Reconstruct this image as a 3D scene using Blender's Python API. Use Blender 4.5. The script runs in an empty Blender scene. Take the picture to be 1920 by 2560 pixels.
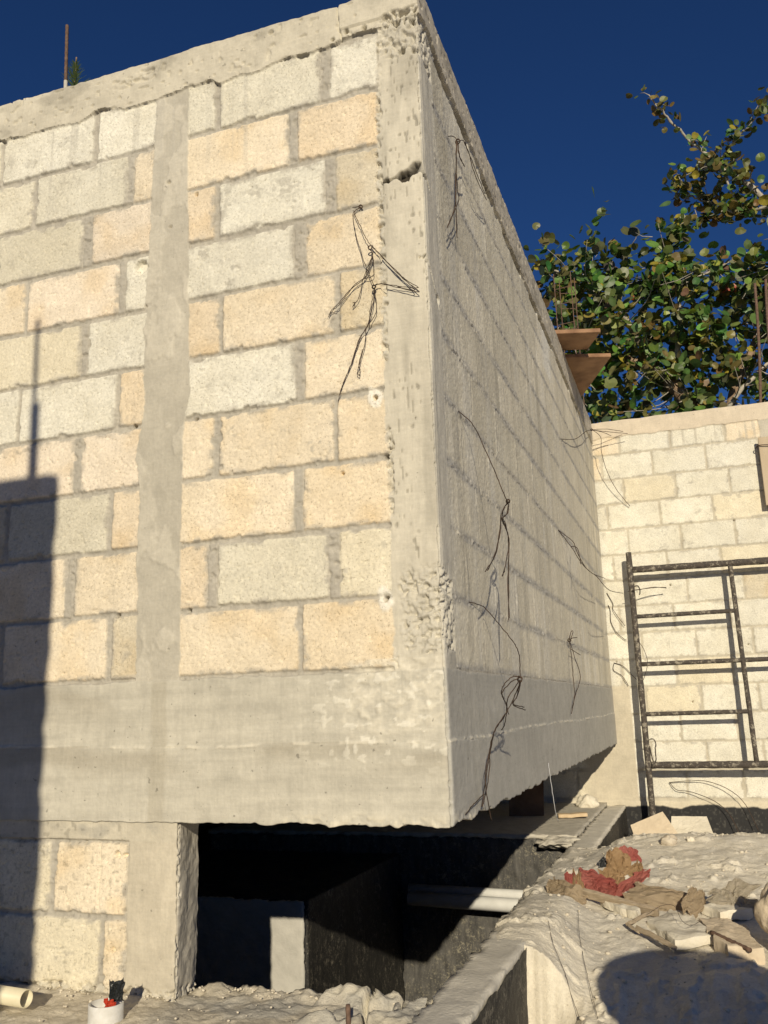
import bpy, bmesh, math, random
import numpy as np
from mathutils import Vector, Matrix
R = math.radians
scene = bpy.context.scene
col = scene.collection

# ---------------------------------------------------------------- camera
cam_d = bpy.data.cameras.new('camera')
cam = bpy.data.objects.new('camera', cam_d); col.objects.link(cam)
cam.location = (0.68091, -2.48207, 0.31701)
cam.rotation_euler = (R(102.41346), R(1.69127), R(19.26118))
cam_d.sensor_fit = 'VERTICAL'; cam_d.sensor_height = 36.0
cam_d.lens = 36.0 * 2236.98 / 2560.0
cam_d.clip_start = 0.05; cam_d.clip_end = 2000
scene.camera = cam

# ---------------------------------------------------------------- sky, sun, exposure
SUN_DIR = Vector((-0.298, 0.893, -0.337)).normalized()       # way the light travels
SUN_EL = math.asin(-SUN_DIR.z)
SUN_AZ = math.atan2(-SUN_DIR.x, -SUN_DIR.y)                  # clockwise from +Y to the sun
world = bpy.data.worlds.new('World'); scene.world = world
world.use_nodes = True
wn = world.node_tree; wn.nodes.clear()
sky = wn.nodes.new('ShaderNodeTexSky'); sky.sky_type = 'NISHITA'
sky.sun_disc = False; sky.sun_elevation = SUN_EL; sky.sun_rotation = SUN_AZ
sky.altitude = 0; sky.air_density = 0.62; sky.dust_density = 0.0; sky.ozone_density = 10.0
bg = wn.nodes.new('ShaderNodeBackground'); bg.inputs['Strength'].default_value = 0.06
wo = wn.nodes.new('ShaderNodeOutputWorld')
wn.links.new(sky.outputs[0], bg.inputs['Color']); wn.links.new(bg.outputs[0], wo.inputs['Surface'])
sun_d = bpy.data.lights.new('sun', 'SUN'); sun_d.energy = 4.5; sun_d.angle = R(0.53)
sun_d.color = (1.0, 0.88, 0.665)
sun = bpy.data.objects.new('sun', sun_d); col.objects.link(sun)
sun.rotation_euler = SUN_DIR.to_track_quat('-Z', 'Y').to_euler(); sun.location = (3, -9, 6)
scene.view_settings.view_transform = 'Standard'; scene.view_settings.look = 'None'
scene.view_settings.exposure = 0.0; scene.view_settings.gamma = 1.0

# ---------------------------------------------------------------- noise
_T = np.random.RandomState(5).rand(65536).astype(np.float32)
def vn(x, y, seed):
    x = np.asarray(x, np.float32); y = np.asarray(y, np.float32)
    fx = np.floor(x); fy = np.floor(y); ix = fx.astype(np.int32) + seed * 37; iy = fy.astype(np.int32) + seed * 101
    fx = x - fx; fy = y - fy
    fx = fx * fx * (3 - 2 * fx); fy = fy * fy * (3 - 2 * fy)
    x0 = ix & 255; x1 = (ix + 1) & 255; y0 = (iy & 255) << 8; y1 = ((iy + 1) & 255) << 8
    a = _T[y0 + x0]; b = _T[y0 + x1]; c = _T[y1 + x0]; d = _T[y1 + x1]
    a = a + (b - a) * fx
    return a + ((c + (d - c) * fx) - a) * fy
def fbm(x, y, seed, octv=3, gain=0.5):
    s = 0; a = 1; t = 0
    for o in range(octv):
        k = 2.03 ** o
        s = s + a * vn(x * k + 17.3 * o, y * k - 9.1 * o, seed + o); t += a; a *= gain
    return s / t                                              # 0..1
def sn(x, y, seed, octv=3): return fbm(x, y, seed, octv) * 2 - 1
def ss(a, b, x):
    t = np.clip((x - a) / (b - a), 0, 1); return t * t * (3 - 2 * t)
def lerp(a, b, t): return a + (b - a) * t

# ---------------------------------------------------------------- objects
def tag(o, label=None, cat=None, group=None, kind=None):
    if label: o['label'] = label
    if cat: o['category'] = cat
    if group: o['group'] = group
    if kind: o['kind'] = kind
    return o
def empty(name, loc, label, cat, group=None, rz=0):
    o = bpy.data.objects.new(name, None); col.objects.link(o)
    o.empty_display_size = 0.1; o.location = loc; o.rotation_euler = (0, 0, rz)
    return tag(o, label, cat, group)
def link(name, me, mat, parent=None, smooth=True):
    if mat is not None: me.materials.append(mat)
    o = bpy.data.objects.new(name, me); col.objects.link(o)
    if parent is not None:
        o.parent = parent
        o.matrix_parent_inverse = (Matrix.Translation(parent.location) @ parent.rotation_euler.to_matrix().to_4x4()).inverted()
    return o
def np_mesh(name, V, Q, C=None, smooth=True):
    me = bpy.data.meshes.new(name)
    V = np.asarray(V, np.float32); Q = np.asarray(Q, np.int32); k = Q.shape[1]
    me.vertices.add(len(V)); me.vertices.foreach_set('co', V.ravel())
    me.loops.add(Q.size); me.loops.foreach_set('vertex_index', Q.ravel())
    me.polygons.add(len(Q)); me.polygons.foreach_set('loop_start', np.arange(0, Q.size, k, dtype=np.int32))
    if C is not None:
        at = me.color_attributes.new('Col', 'FLOAT_COLOR', 'POINT')
        at.data.foreach_set('color', np.asarray(C, np.float32).ravel())
    me.update(); me.validate()
    if smooth: me.shade_smooth()
    else: me.shade_flat()
    return me
def grid_quads(n, m, flip=False):
    i = np.arange(n * m).reshape(n, m)
    q = np.stack([i[:-1, :-1], i[:-1, 1:], i[1:, 1:], i[1:, :-1]], -1)
    return q[..., ::-1] if flip else q
def split_parts(P, C, lab, Q):
    """P (n,m,3), C (n,m,4), lab (n-1,m-1) ids, Q (n-1,m-1,4) -> dict id -> (V, Q, C)"""
    out = {}
    PV = P.reshape(-1, 3); CV = C.reshape(-1, 4)
    for k in np.unique(lab):
        if k < 0: continue
        q = Q[lab == k]
        u, inv = np.unique(q.ravel(), return_inverse=True)
        out[int(k)] = (PV[u], inv.reshape(-1, 4), CV[u])
    return out
def bm_obj(name, bm, mat, parent=None, smooth=False):
    me = bpy.data.meshes.new(name); bm.to_mesh(me); bm.free()
    if smooth: me.shade_smooth()
    else: me.shade_flat()
    return link(name, me, mat, parent)
def bx(bm, x0, x1, y0, y1, z0, z1, M=None):
    vs = [bm.verts.new(Vector(p) if M is None else M @ Vector(p)) for p in
          ((x0, y0, z0), (x1, y0, z0), (x1, y1, z0), (x0, y1, z0), (x0, y0, z1), (x1, y0, z1), (x1, y1, z1), (x0, y1, z1))]
    for f in ((0, 3, 2, 1), (4, 5, 6, 7), (0, 1, 5, 4), (1, 2, 6, 5), (2, 3, 7, 6), (3, 0, 4, 7)):
        bm.faces.new([vs[i] for i in f])
    return vs
def smooth_path(pts, sub=5):
    pts = [Vector(p) for p in pts]
    if len(pts) < 3: return pts
    out = []
    for i in range(len(pts) - 1):
        p0 = pts[max(0, i - 1)]; p1 = pts[i]; p2 = pts[i + 1]; p3 = pts[min(len(pts) - 1, i + 2)]
        for s in range(sub):
            t = s / sub
            out.append(0.5 * ((2 * p1) + (p2 - p0) * t + (2 * p0 - 5 * p1 + 4 * p2 - p3) * t * t + (3 * p1 - p0 - 3 * p2 + p3) * t ** 3))
    out.append(pts[-1]); return out
def tube(bm, pts, r, n=6, r1=None, cap=True, jit=0.0, rng=random):
    pts = [Vector(p) for p in pts]; N = len(pts); rings = []; prev = None
    for i, p in enumerate(pts):
        t = (pts[min(N - 1, i + 1)] - pts[max(0, i - 1)])
        if t.length < 1e-9: t = Vector((0, 0, 1))
        t.normalize()
        a = prev - t * prev.dot(t) if prev is not None else t.cross(Vector((0.3, 0.2, 0.93)) if abs(t.z) < 0.9 else Vector((1, 0, 0)))
        if a.length < 1e-6: a = t.cross(Vector((1, 0.1, 0)))
        a.normalize(); prev = a; b = t.cross(a)
        rr = (r if r1 is None else r + (r1 - r) * i / max(1, N - 1)) * (1 + jit * (rng.random() - .5))
        rings.append([bm.verts.new(p + (a * math.cos(2 * math.pi * k / n) + b * math.sin(2 * math.pi * k / n)) * rr) for k in range(n)])
    for i in range(N - 1):
        for k in range(n):
            bm.faces.new((rings[i][k], rings[i][(k + 1) % n], rings[i + 1][(k + 1) % n], rings[i + 1][k]))
    if cap:
        bm.faces.new(rings[0][::-1]); bm.faces.new(rings[-1])
def blob(bm, c, r, seed, sub=2, sq=(1, 1, 1), rough=0.3):
    g = bmesh.ops.create_icosphere(bm, subdivisions=sub, radius=1.0)
    for v in g['verts']:
        n = v.co.copy()
        k = 1 + rough * (sn(np.array(n.x * 1.7 + seed), np.array(n.y * 1.7 + n.z * 1.3), seed, 2))
        v.co = Vector((c[0] + n.x * r * sq[0] * k, c[1] + n.y * r * sq[1] * k, c[2] + n.z * r * sq[2] * k))

# ---------------------------------------------------------------- materials
def newmat(name):
    m = bpy.data.materials.new(name); m.use_nodes = True
    nt = m.node_tree; return m, nt, nt.nodes['Principled BSDF']
def nd(nt, t, **kw):
    n = nt.nodes.new(t)
    for k, v in kw.items():
        if k in n.inputs: n.inputs[k].default_value = v
        else: setattr(n, k, v)
    return n
def ramp(nt, src, stops):
    r = nt.nodes.new('ShaderNodeValToRGB'); e = r.color_ramp.elements
    while len(e) < len(stops): e.new(0.5)
    for el, (p, c) in zip(e, stops):
        el.position = p; el.color = (c, c, c, 1) if not isinstance(c, tuple) else (*c, 1)
    nt.links.new(src, r.inputs[0]); return r.outputs[0]
def mixc(nt, fac, a, b, mode='MIX'):
    m = nt.nodes.new('ShaderNodeMix'); m.data_type = 'RGBA'; m.blend_type = mode
    for sock, v in ((m.inputs[0], fac), (m.inputs[6], a), (m.inputs[7], b)):
        if hasattr(v, 'is_linked'): nt.links.new(v, sock)
        else: sock.default_value = v if not isinstance(v, tuple) else (*v, 1)[:4]
    return m.outputs[2]
def noise(nt, vec, scale, detail=4, rough=.55, dist=0):
    n = nd(nt, 'ShaderNodeTexNoise', Scale=scale, Detail=detail, Roughness=rough, Distortion=dist)
    nt.links.new(vec, n.inputs['Vector']); return n.outputs['Fac']
def coords(nt, scale=(1, 1, 1)):
    g = nt.nodes.new('ShaderNodeTexCoord')
    if scale == (1, 1, 1): return g.outputs['Object']
    mp = nt.nodes.new('ShaderNodeMapping'); mp.inputs['Scale'].default_value = scale
    nt.links.new(g.outputs['Object'], mp.inputs['Vector']); return mp.outputs[0]
def bump(nt, b, h, dist, strength=1.0, nrm=None):
    n = nd(nt, 'ShaderNodeBump', Strength=strength, Distance=dist); nt.links.new(h, n.inputs['Height'])
    if nrm is not None: nt.links.new(nrm, n.inputs['Normal'])
    if b is not None: nt.links.new(n.outputs[0], b.inputs['Normal'])
    return n.outputs[0]

def mat_masonry(name='masonry', k_speck=.62, grit=0.0):
    """albedo from the vertex colour; alpha says how porous the surface is"""
    m, nt, b = newmat(name)
    at = nt.nodes.new('ShaderNodeAttribute'); at.attribute_name = 'Col'
    v = coords(nt)
    f1 = noise(nt, v, 95, 5, .6); f2 = noise(nt, v, 14, 4, .6)
    c = mixc(nt, 1.0, at.outputs['Color'], mixc(nt, at.outputs['Alpha'], ramp(nt, f1, [(.25, .955), (.75, 1.035)]), ramp(nt, f1, [(.25, .82), (.75, 1.14)])), 'MULTIPLY')
    c = mixc(nt, 1.0, c, ramp(nt, f2, [(.25, .88), (.75, 1.08)]), 'MULTIPLY')
    # dark pores and grit of the block face
    p1 = noise(nt, v, 210, 3, .55); p2 = noise(nt, v, 120, 2, .5)
    pm = ramp(nt, p1, [(.30, 0.0), (.40, 1.0)]); pm2 = ramp(nt, p2, [(.24, 0.0), (.33, 1.0)])
    pp = mixc(nt, 1.0, pm, pm2, 'MULTIPLY')
    c2 = mixc(nt, 1.0, c, mixc(nt, pp, (.42, .37, .30), (1, 1, 1)), 'MULTIPLY')
    # small air holes and faint scratches of the cast concrete
    ah = ramp(nt, noise(nt, v, 58, 2, .4), [(.235, .5), (.275, 1.0)])
    sx = ramp(nt, noise(nt, coords(nt, (1, 1, .12)), 130, 4, .7), [(.3, .93), (.7, 1.06)]); sy = ramp(nt, noise(nt, coords(nt, (.10, .10, 1)), 110, 4, .7), [(.3, .94), (.7, 1.05)])
    c = mixc(nt, at.outputs['Alpha'], mixc(nt, 1.0, mixc(nt, 1.0, mixc(nt, 1.0, c, ah, 'MULTIPLY'), sx, 'MULTIPLY'), sy, 'MULTIPLY'), c)
    fac = nt.nodes.new('ShaderNodeMath'); fac.operation = 'MULTIPLY'; fac.inputs[1].default_value = k_speck
    nt.links.new(at.outputs['Alpha'], fac.inputs[0])
    nt.links.new(mixc(nt, fac.outputs[0], c, c2), b.inputs['Base Color'])
    b.inputs['Roughness'].default_value = .93; b.inputs['Specular IOR Level'].default_value = .15
    hb = mixc(nt, fac.outputs[0], f1, mixc(nt, .5, f1, pp))
    flat = mixc(nt, .65, f1, (.5, .5, .5)); fa = mixc(nt, at.outputs['Alpha'], flat, hb)
    n1 = bump(nt, None, fa, .003, .75)
    n2 = bump(nt, None, noise(nt, v, 330, 2, .5), .0008, .6, n1)
    if grit: n2 = bump(nt, None, noise(nt, v, 70, 6, .7), grit, .9, n2)
    nt.links.new(n2, b.inputs['Normal'])
    return m
def mat_simple(name, c0, c1, scale=30, rough=.9, bumpd=.002, bscale=150, spec=.2, metal=0, stretch=(1, 1, 1)):
    m, nt, b = newmat(name); v = coords(nt, stretch)
    f = noise(nt, v, scale, 5, .6)
    nt.links.new(ramp(nt, f, [(.3, c0), (.7, c1)]), b.inputs['Base Color'])
    b.inputs['Roughness'].default_value = rough; b.inputs['Specular IOR Level'].default_value = spec
    b.inputs['Metallic'].default_value = metal
    if bumpd: bump(nt, b, noise(nt, v, bscale, 4, .6), bumpd)
    return m
def mat_tar(name, flecks, pale=(.34, .31, .25), dk=(.012, .034)):
    m, nt, b = newmat(name)
    vs = coords(nt, (1, 1, .16)); v = coords(nt)
    st = noise(nt, vs, 75, 4, .7); big = noise(nt, v, 5, 4, .65); fl = noise(nt, v, 85, 4, .75); fl2 = noise(nt, v, 26, 5, .8)
    s1 = ramp(nt, st, [(.61, 0.0), (.72, 1.0)]); s2 = ramp(nt, fl, [(.55, 0.0), (.66, 1.0)])
    s3 = ramp(nt, fl2, [(.56, 0.0), (.62, 1.0)])
    area = ramp(nt, big, [(.38, 0.12), (.66, 1.0)])
    k = mixc(nt, 1.0, s1, s2, 'SCREEN'); k = mixc(nt, 1.0, k, s3, 'SCREEN'); k = mixc(nt, 1.0, k, area, 'MULTIPLY')
    k = mixc(nt, 1.0, k, (flecks, flecks, flecks), 'MULTIPLY')
    base = ramp(nt, noise(nt, vs, 30, 5, .7), [(.3, (dk[0],) * 3), (.7, (dk[1], dk[1] * .95, dk[1] * .88))])
    nt.links.new(mixc(nt, k, base, pale), b.inputs['Base Color'])
    b.inputs['Roughness'].default_value = .62; b.inputs['Specular IOR Level'].default_value = .35
    n1 = bump(nt, None, noise(nt, vs, 60, 4, .6), .004, .6)
    bump(nt, b, noise(nt, v, 240, 3, .6), .002, .6, n1)
    return m
M_WALL = mat_masonry()
M_SAND = mat_masonry('sandy_dirt', .5, .0065)
M_TAR = mat_tar('bitumen_coating', .6, dk=(.012, .032))
M_TAR2 = mat_tar('bitumen_coating_worn', .6)
M_TARB = mat_tar('bitumen_coating_speckled', .85, (.33, .30, .22), (.032, .105))
M_CONC = mat_simple('grey_concrete', (.42, .395, .34), (.54, .505, .43), 22, .9, .003, 120)
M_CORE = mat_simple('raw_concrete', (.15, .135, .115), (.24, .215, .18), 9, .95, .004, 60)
M_RUST = mat_simple('rusty_steel', (.09, .055, .04), (.19, .125, .09), 60, .85, .001, 300)
M_WIRE = mat_simple('dark_tie_wire', (.018, .015, .013), (.095, .060, .042), 25, .6, 0)
M_PVC = mat_simple('white_plastic', (.62, .62, .60), (.74, .74, .72), 12, .45, 0, spec=.4)
M_THREAD = mat_simple('pale_thread', (.55, .56, .58), (.7, .72, .74), 30, .6, 0)
# ---------------------------------------------------------------- masonry relief
C_MORT = np.array((.40, .375, .325)); C_CONC = np.array((.485, .455, .385)); C_WASH = np.array((.63, .59, .49))
PAL = {'W': (.685, .66, .57), 'w': (.65, .62, .52), 'G': (.62, .585, .48), 'O': (.72, .635, .495), 'o': (.70, .60, .455),
       'D': (.70, .605, .455), 'P': (.71, .63, .515), 'g': (.61, .55, .43), 'S': (.70, .675, .58), 'Y': (.68, .625, .49)}
PITCH = .213; ZT = .428; Y_BACK = 5.022
JR = {1:[(-0.752,0.021),(-0.335,0.035)],2:[(-0.457,0.033)],3:[(-0.749,0.015),(-0.323,0.037)],4:[(-0.436,0.043)],5:[(-0.727,0.015),(-0.307,0.022)],6:[(-0.440,0.030)],7:[(-0.744,0.023),(-0.320,0.012)],8:[(-0.449,0.028)],9:[(-0.751,0.035),(-0.333,0.035)],10:[(-0.449,0.015)]}
JL = {1:[(-1.705,0.012),(-1.270,0.022)],2:[(-1.537,0.017),(-1.109,0.025)],3:[(-1.285,0.040)],4:[(-1.547,0.015),(-1.128,0.028)],5:[(-1.278,0.028)],6:[(-1.551,0.013),(-1.130,0.015)],7:[(-1.284,0.031)],8:[(-1.575,0.017),(-1.145,0.018)],9:[(-1.294,0.035)],10:[(-1.563,0.012),(-1.131,0.018)]}
CR = {1:'wwW',2:'Oo',3:'oSg',4:'WO',5:'oOg',6:'WO',7:'OOD',8:'OD',9:'oGY',10:'OD'}
CL = {1:'wWW',2:'GwO',3:'GP',4:'OPW',5:'YW',6:'WWo',7:'PP',8:'gGo',9:'OO',10:'gOg'}
RING_B = [(-3, 2.55), (-1.724, 2.553), (-1.594, 2.532), (-1.482, 2.543), (-1.346, 2.524), (-1.252, 2.562), (-1.134, 2.533), (-0.996, 2.531), (-0.974, 2.541), (-0.873, 2.546), (-0.775, 2.546), (-0.742, 2.52), (-0.667, 2.537), (-0.614, 2.532), (-0.49, 2.555), (-0.398, 2.549), (-0.318, 2.551), (-0.269, 2.568), (-0.143, 2.571), (0, 2.585),
          (.089, 2.596), (.352, 2.564), (1.064, 2.543), (1.481, 2.52), (2.496, 2.521), (3.01, 2.521), (4.09, 2.5), (6, 2.5)]
C1L = [(.43, -1.02), (.824, -1.033), (1.02, -1.025), (1.094, -1.032), (1.162, -1.05), (1.374, -1.021), (1.624, -1.029), (1.977, -1.018), (2.337, -1.013), (2.6, -1.007)]
C1R = [(.43, -.862), (.81, -.868), (1.212, -.867), (1.367, -.845), (1.642, -.853), (1.943, -.859), (2.6, -.873)]
C2L = [(.43, -.149), (.672, -.15), (1.077, -.148), (1.275, -.160), (1.3, -.154), (1.607, -.149), (1.7, -.153), (2.078, -.152), (2.6, -.143)]
def tab(t, v): a = np.array(t); return np.interp(v, a[:, 0], a[:, 1])

class Relief:
    def __init__(s, U, Z, seed):
        s.u1, s.z1 = U, Z
        s.U, s.Z = np.meshgrid(U, Z); s.seed = seed
        s.wu = s.U + .0035 * sn(s.U * 22, s.Z * 22, seed, 3) + .002 * sn(s.U * 130, s.Z * 130, seed + 5, 2)
        s.wz = s.Z + .0035 * sn(s.U * 24, s.Z * 24, seed + 9, 3) + .002 * sn(s.U * 140, s.Z * 140, seed + 15, 2)
        g = sn(s.U * 55, s.Z * 55, seed + 20, 3); g2 = sn(s.U * 130, s.Z * 130, seed + 25, 2)
        s.g, s.g2 = g, g2
        s.h = -.0085 + .0035 * g + .0025 * g2
        s.c = C_MORT[None, None] * (1 + .14 * sn(s.U * 9, s.Z * 9, seed + 30, 3) + .10 * g)[..., None]
        s.a = np.full(s.U.shape, .35)
    def put(s, t, h, c, a, sl=np.s_[:, :]):
        s.h[sl] = lerp(s.h[sl], h, t); s.c[sl] = lerp(s.c[sl], np.broadcast_to(c, s.c[sl].shape), t[..., None]); s.a[sl] = lerp(s.a[sl], a, t)
    def block(s, u0, u1, z0, z1, ch, rng, proud=.0, edge=.004):
        m = .03
        i0, i1 = np.searchsorted(s.z1, (z0 - m, z1 + m)); j0, j1 = np.searchsorted(s.u1, (u0 - m, u1 + m))
        if i1 - i0 < 2 or j1 - j0 < 2: return
        sl = np.s_[i0:i1, j0:j1]; u = s.wu[sl]; z = s.wz[sl]
        sh = [rng.uniform(-.004, .004) for _ in range(4)]
        cu, cz = (u0 + u1) / 2, (z0 + z1) / 2
        tl = rng.uniform(-.012, .012)                                  # not quite square
        du = np.abs(u - cu + tl * (z - cz)) - ((u1 - u0) / 2 + sh[0] * .5 - .008); dz = np.abs(z - cz + rng.uniform(-.006, .006) * (u - cu)) - ((z1 - z0) / 2 + sh[1] * .4 - .008)
        sd = np.hypot(np.maximum(du, 0), np.maximum(dz, 0)) + np.minimum(np.maximum(du, dz), 0) - .008
        chip = fbm(s.U[sl] * 21 + rng.random() * 50, s.Z[sl] * 21, s.seed + 70, 4)
        sd = sd + .012 * ss(.62, .82, chip)
        t = ss(edge * .6, -edge, sd)
        base = np.array(PAL[ch]); k = rng.uniform(.94, 1.05)
        blot = sn(s.U[sl] * 6 + rng.random() * 30, s.Z[sl] * 6, s.seed + 80, 4)
        tint = np.stack([1 + .07 * blot, 1 + .085 * blot, 1 + .12 * blot], -1)
        c = base * k * tint
        if ch in 'Oo DPg':                                             # ochre fines washed over the face
            oc = ss(.45, .8, fbm(s.U[sl] * 8 + rng.random() * 40, s.Z[sl] * 8, s.seed + 85, 3))
            c = c * (1 - oc[..., None] * np.array((.03, .08, .16)))
        if ch in 'WwGSg' or rng.random() < .3:                         # grey cement smudges
            sm = ss(.60, .80, fbm(s.U[sl] * 11 + rng.random() * 60, s.Z[sl] * 15, s.seed + 90, 4)) * ss(.45, .6, fbm(s.U[sl] * 70, s.Z[sl] * 70, s.seed + 95, 2)) * rng.uniform(.2, .6)
            c = lerp(c, np.array((.33, .31, .27)), sm[..., None])
        # thin mortar film smeared over the block edges
        film = ss(.012, -.004, -(-sd - .006)) * 0
        ed = ss(-.022, -.002, sd) * ss(.48, .68, fbm(s.U[sl] * 26 + 9, s.Z[sl] * 26, s.seed + 110, 3))
        c = lerp(c, C_MORT * 1.02, (ed * .85)[..., None])
        hb = proud + rng.uniform(-.0015, .002) + .0006 * s.g[sl] + .0006 * s.g2[sl]
        pit = ss(.70, .80, fbm(s.U[sl] * 95, s.Z[sl] * 95, s.seed + 60, 2))
        hb = hb - .003 * pit - .001 * ss(-.008, 0, sd)
        s.put(t, hb, c, 1.0, sl)
    def flushjoint(s, u0, u1, z0, z1, rng):
        """mortar pressed flush and smeared over the block ends"""
        m = .02
        i0, i1 = np.searchsorted(s.z1, (z0, z1)); j0, j1 = np.searchsorted(s.u1, (u0 - m, u1 + m))
        if i1 - i0 < 2 or j1 - j0 < 2: return
        sl = np.s_[i0:i1, j0:j1]
        w = .006 * sn(s.Z[sl] * 30 + u0 * 7, s.U[sl] * 5, s.seed + 130, 3)
        d = np.abs(s.U[sl] - (u0 + u1) / 2 + w) - (u1 - u0) / 2
        t = ss(.003, -.003, d) * ss(.30, .42, fbm(s.U[sl] * 40, s.Z[sl] * 40, s.seed + 140, 3))
        sd_ = 1 if rng.random() < .5 else -1; hx = (s.U[sl] - (u0 + u1) / 2) * sd_ - (u1 - u0) / 2
        halo = ss(.020 * rng.uniform(.3, 1.3), .0, hx + .012 * sn(s.U[sl] * 20, s.Z[sl] * 26, s.seed + 150, 3)) * (hx > 0) * ss(.35, .6, fbm(s.U[sl] * 9, s.Z[sl] * 12, s.seed + 155, 3))
        s.c[sl] = lerp(s.c[sl], C_MORT * .96, (halo * .8)[..., None])
        s.put(t, -.002 + .0022 * s.g[sl] + .002 * s.g2[sl], C_MORT * (1.0 + .1 * s.g[sl])[..., None], .3, sl)
    def honey(s, mask, depth=.02):
        n = fbm(s.U * 62, s.Z * 62, s.seed + 200, 2); n2 = fbm(s.U * 115, s.Z * 115, s.seed + 210, 2); n3 = fbm(s.U * 24, s.Z * 24, s.seed + 215, 2)
        mk = ss(.35, .75, mask * (.45 + n3))
        d = ss(.50, .30, n) + .5 * ss(.5, .3, n2)
        s.h = s.h - depth * mk * np.clip(d, 0, 1.3) + .004 * mk * (n - .4)
        s.c = lerp(s.c, np.array((.56, .53, .455)) * (.92 + .3 * (n2 - .5))[..., None], (mk * .6)[..., None])
    def hole(s, u, z, r, depth=.03, dark=None):
        d = np.hypot((s.U - u), (s.Z - z)) * (1 + .3 * s.g)
        t = ss(r, r * .55, d); s.h = s.h - depth * t
    def crackline(s, dist, width, depth):
        t = ss(width, width * .3, np.abs(dist)); s.h = s.h - depth * t

def concrete_col(s, k=1.0, streak=True):
    v = 1 + .10 * sn(s.U * 5, s.Z * 5, s.seed + 300, 4) + .05 * s.g
    c = C_CONC * k * v[..., None]
    return c

# one folded sheet: u < 0 runs along the sunny front, u > 0 along the side, both 2.7 m high
du = .0036
U = np.concatenate([np.arange(-3.0, -1.78, .014), np.arange(-1.78, 0, du), [0.0], np.cumsum(np.linspace(.004, .011, 665)) ])
U = U[U < Y_BACK + .01]
Z = np.concatenate([np.arange(0, 2.702, .0036)])
rng = random.Random(7)
S = Relief(U, Z, 11); F = S.U < 0
uu, zz, wu, wz = S.U, S.Z, S.wu, S.wz
def rows(J, Cc, xl, xr, left_ext=None):
    for k in range(1, 11):
        z0 = ZT + (10 - k) * PITCH + .007; z1 = ZT + (11 - k) * PITCH - .007
        js = list(J[k]); cols = list(Cc[k])
        e = []
        if left_ext is not None:
            x = js[0][0] - .42
            while x > left_ext - .1: js.insert(0, (x, .016)); cols.insert(0, rng.choice('WOgPw')); x -= .42
        xs = [(left_ext if left_ext is not None else xl, 0)] + js + [(xr, 0)]
        for i in range(len(xs) - 1):
            a = xs[i][0] + xs[i][1] / 2; b = xs[i + 1][0] - xs[i + 1][1] / 2
            S.block(a, b, z0 + rng.uniform(-.002, .002), z1 + rng.uniform(-.002, .002), cols[min(i, len(cols) - 1)], rng)
        for (x, w) in js:
            if w > .024 and x > -1.8: S.flushjoint(x - w / 2, x + w / 2, z0, z1, rng)
rows(JR, CR, -.885, -.135)
rows(JL, CL, None, -.99, -3.0)
# side wall courses: same blocks, washed over with thin grout, ridged bed joints
for k in range(1, 11):
    z0 = ZT + (10 - k) * PITCH + .006; z1 = ZT + (11 - k) * PITCH - .006
    x = .10 - (.21 if k % 2 else 0); 
    while x < Y_BACK:
        b = x + .405 + rng.uniform(-.012, .012)
        S.block(max(x, .10), min(b, 5.1), z0, z1, 'G', rng, proud=.003, edge=.005); x = b + .014
side = ~F
wash = ss(.22, .52, fbm(uu * 3, zz * 3, 400, 3)) * .85
bed = np.abs(((zz - ZT) / PITCH + .5) % 1 - .5) * PITCH
ridge = ss(.012, .004, bed + .004 * S.g) * ss(.42, .6, fbm(uu * 22, zz * 40, 410, 3))
csd = C_WASH * (1 + .12 * sn(uu * 4, zz * 1.2, 420, 4) + .07 * sn(uu * 26, zz * 2.0, 425, 3) + .04 * S.g)[..., None]
csd = lerp(csd, np.array((.70, .68, .62)), (ss(.55, .75, fbm(uu * 9, zz * 1.6, 430, 3)) * .55)[..., None])
jl = ss(.030, .006, bed + .006 * sn(uu * 14, zz * 14, 435, 3)) * ss(.18, .5, fbm(uu * 5, zz * 9, 440, 3)) * (.55 + .9 * (fbm(uu * 60, zz * 60, 442, 2) - .1))
bk = vn(np.floor((uu + .2 * (np.floor((zz - ZT) / PITCH) % 2)) / .41) * 3.7 + .5, np.floor((zz - ZT) / PITCH) * 5.3 + .5, 443)
csd = csd * (.83 + .32 * bk)[..., None]
vj = np.abs(((uu - .10 + .21 * (np.floor((zz - ZT) / PITCH) % 2) + .05 * (vn(np.floor((zz - ZT) / PITCH) * 7.7, zz * 0, 447) - .5)) / .419 + .5) % 1 - .5) * .419 + .003 * sn(uu * 6, zz * 30, 448, 2)
vjm = ss(.013, .003, vj) * ss(.30, .5, fbm(uu * 6, zz * 12, 449, 3)) * (zz < 2.5)
csd = lerp(csd, np.array((.43, .42, .39)), (vjm * .6)[..., None])
csd = csd * (1 - .22 * ss(.55, .8, fbm(uu * 11, zz * .8, 444, 3)))[..., None]
csd = lerp(csd, np.array((.36, .355, .345)), np.clip(jl * .85, 0, 1)[..., None])
mask = side & (zz > .43)
S.c = np.where(mask[..., None], lerp(S.c, csd, (.35 + .6 * wash)[..., None]), S.c)
S.a = np.where(mask, .55, S.a)
S.h = np.where(mask, lerp(S.h, .0015 + .0012 * S.g + .0014 * S.g2 + .0012 * sn(uu * 12, zz * 3, 441, 3), .86) + .004 * vjm * fbm(uu * 80, zz * 40, 451, 2) + .007 * ridge * (fbm(uu * 90, zz * 90, 445, 2)), S.h)
wh = side & (zz > 2.3)
patch = ss(.25, .05, np.abs(uu - 2.55)) * ss(2.18, 2.26, zz + .03 * S.g) 
S.c = np.where(side[..., None], lerp(S.c, np.array((.73, .72, .67)), (patch * .8 * (zz < 2.52))[..., None]), S.c)

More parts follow.
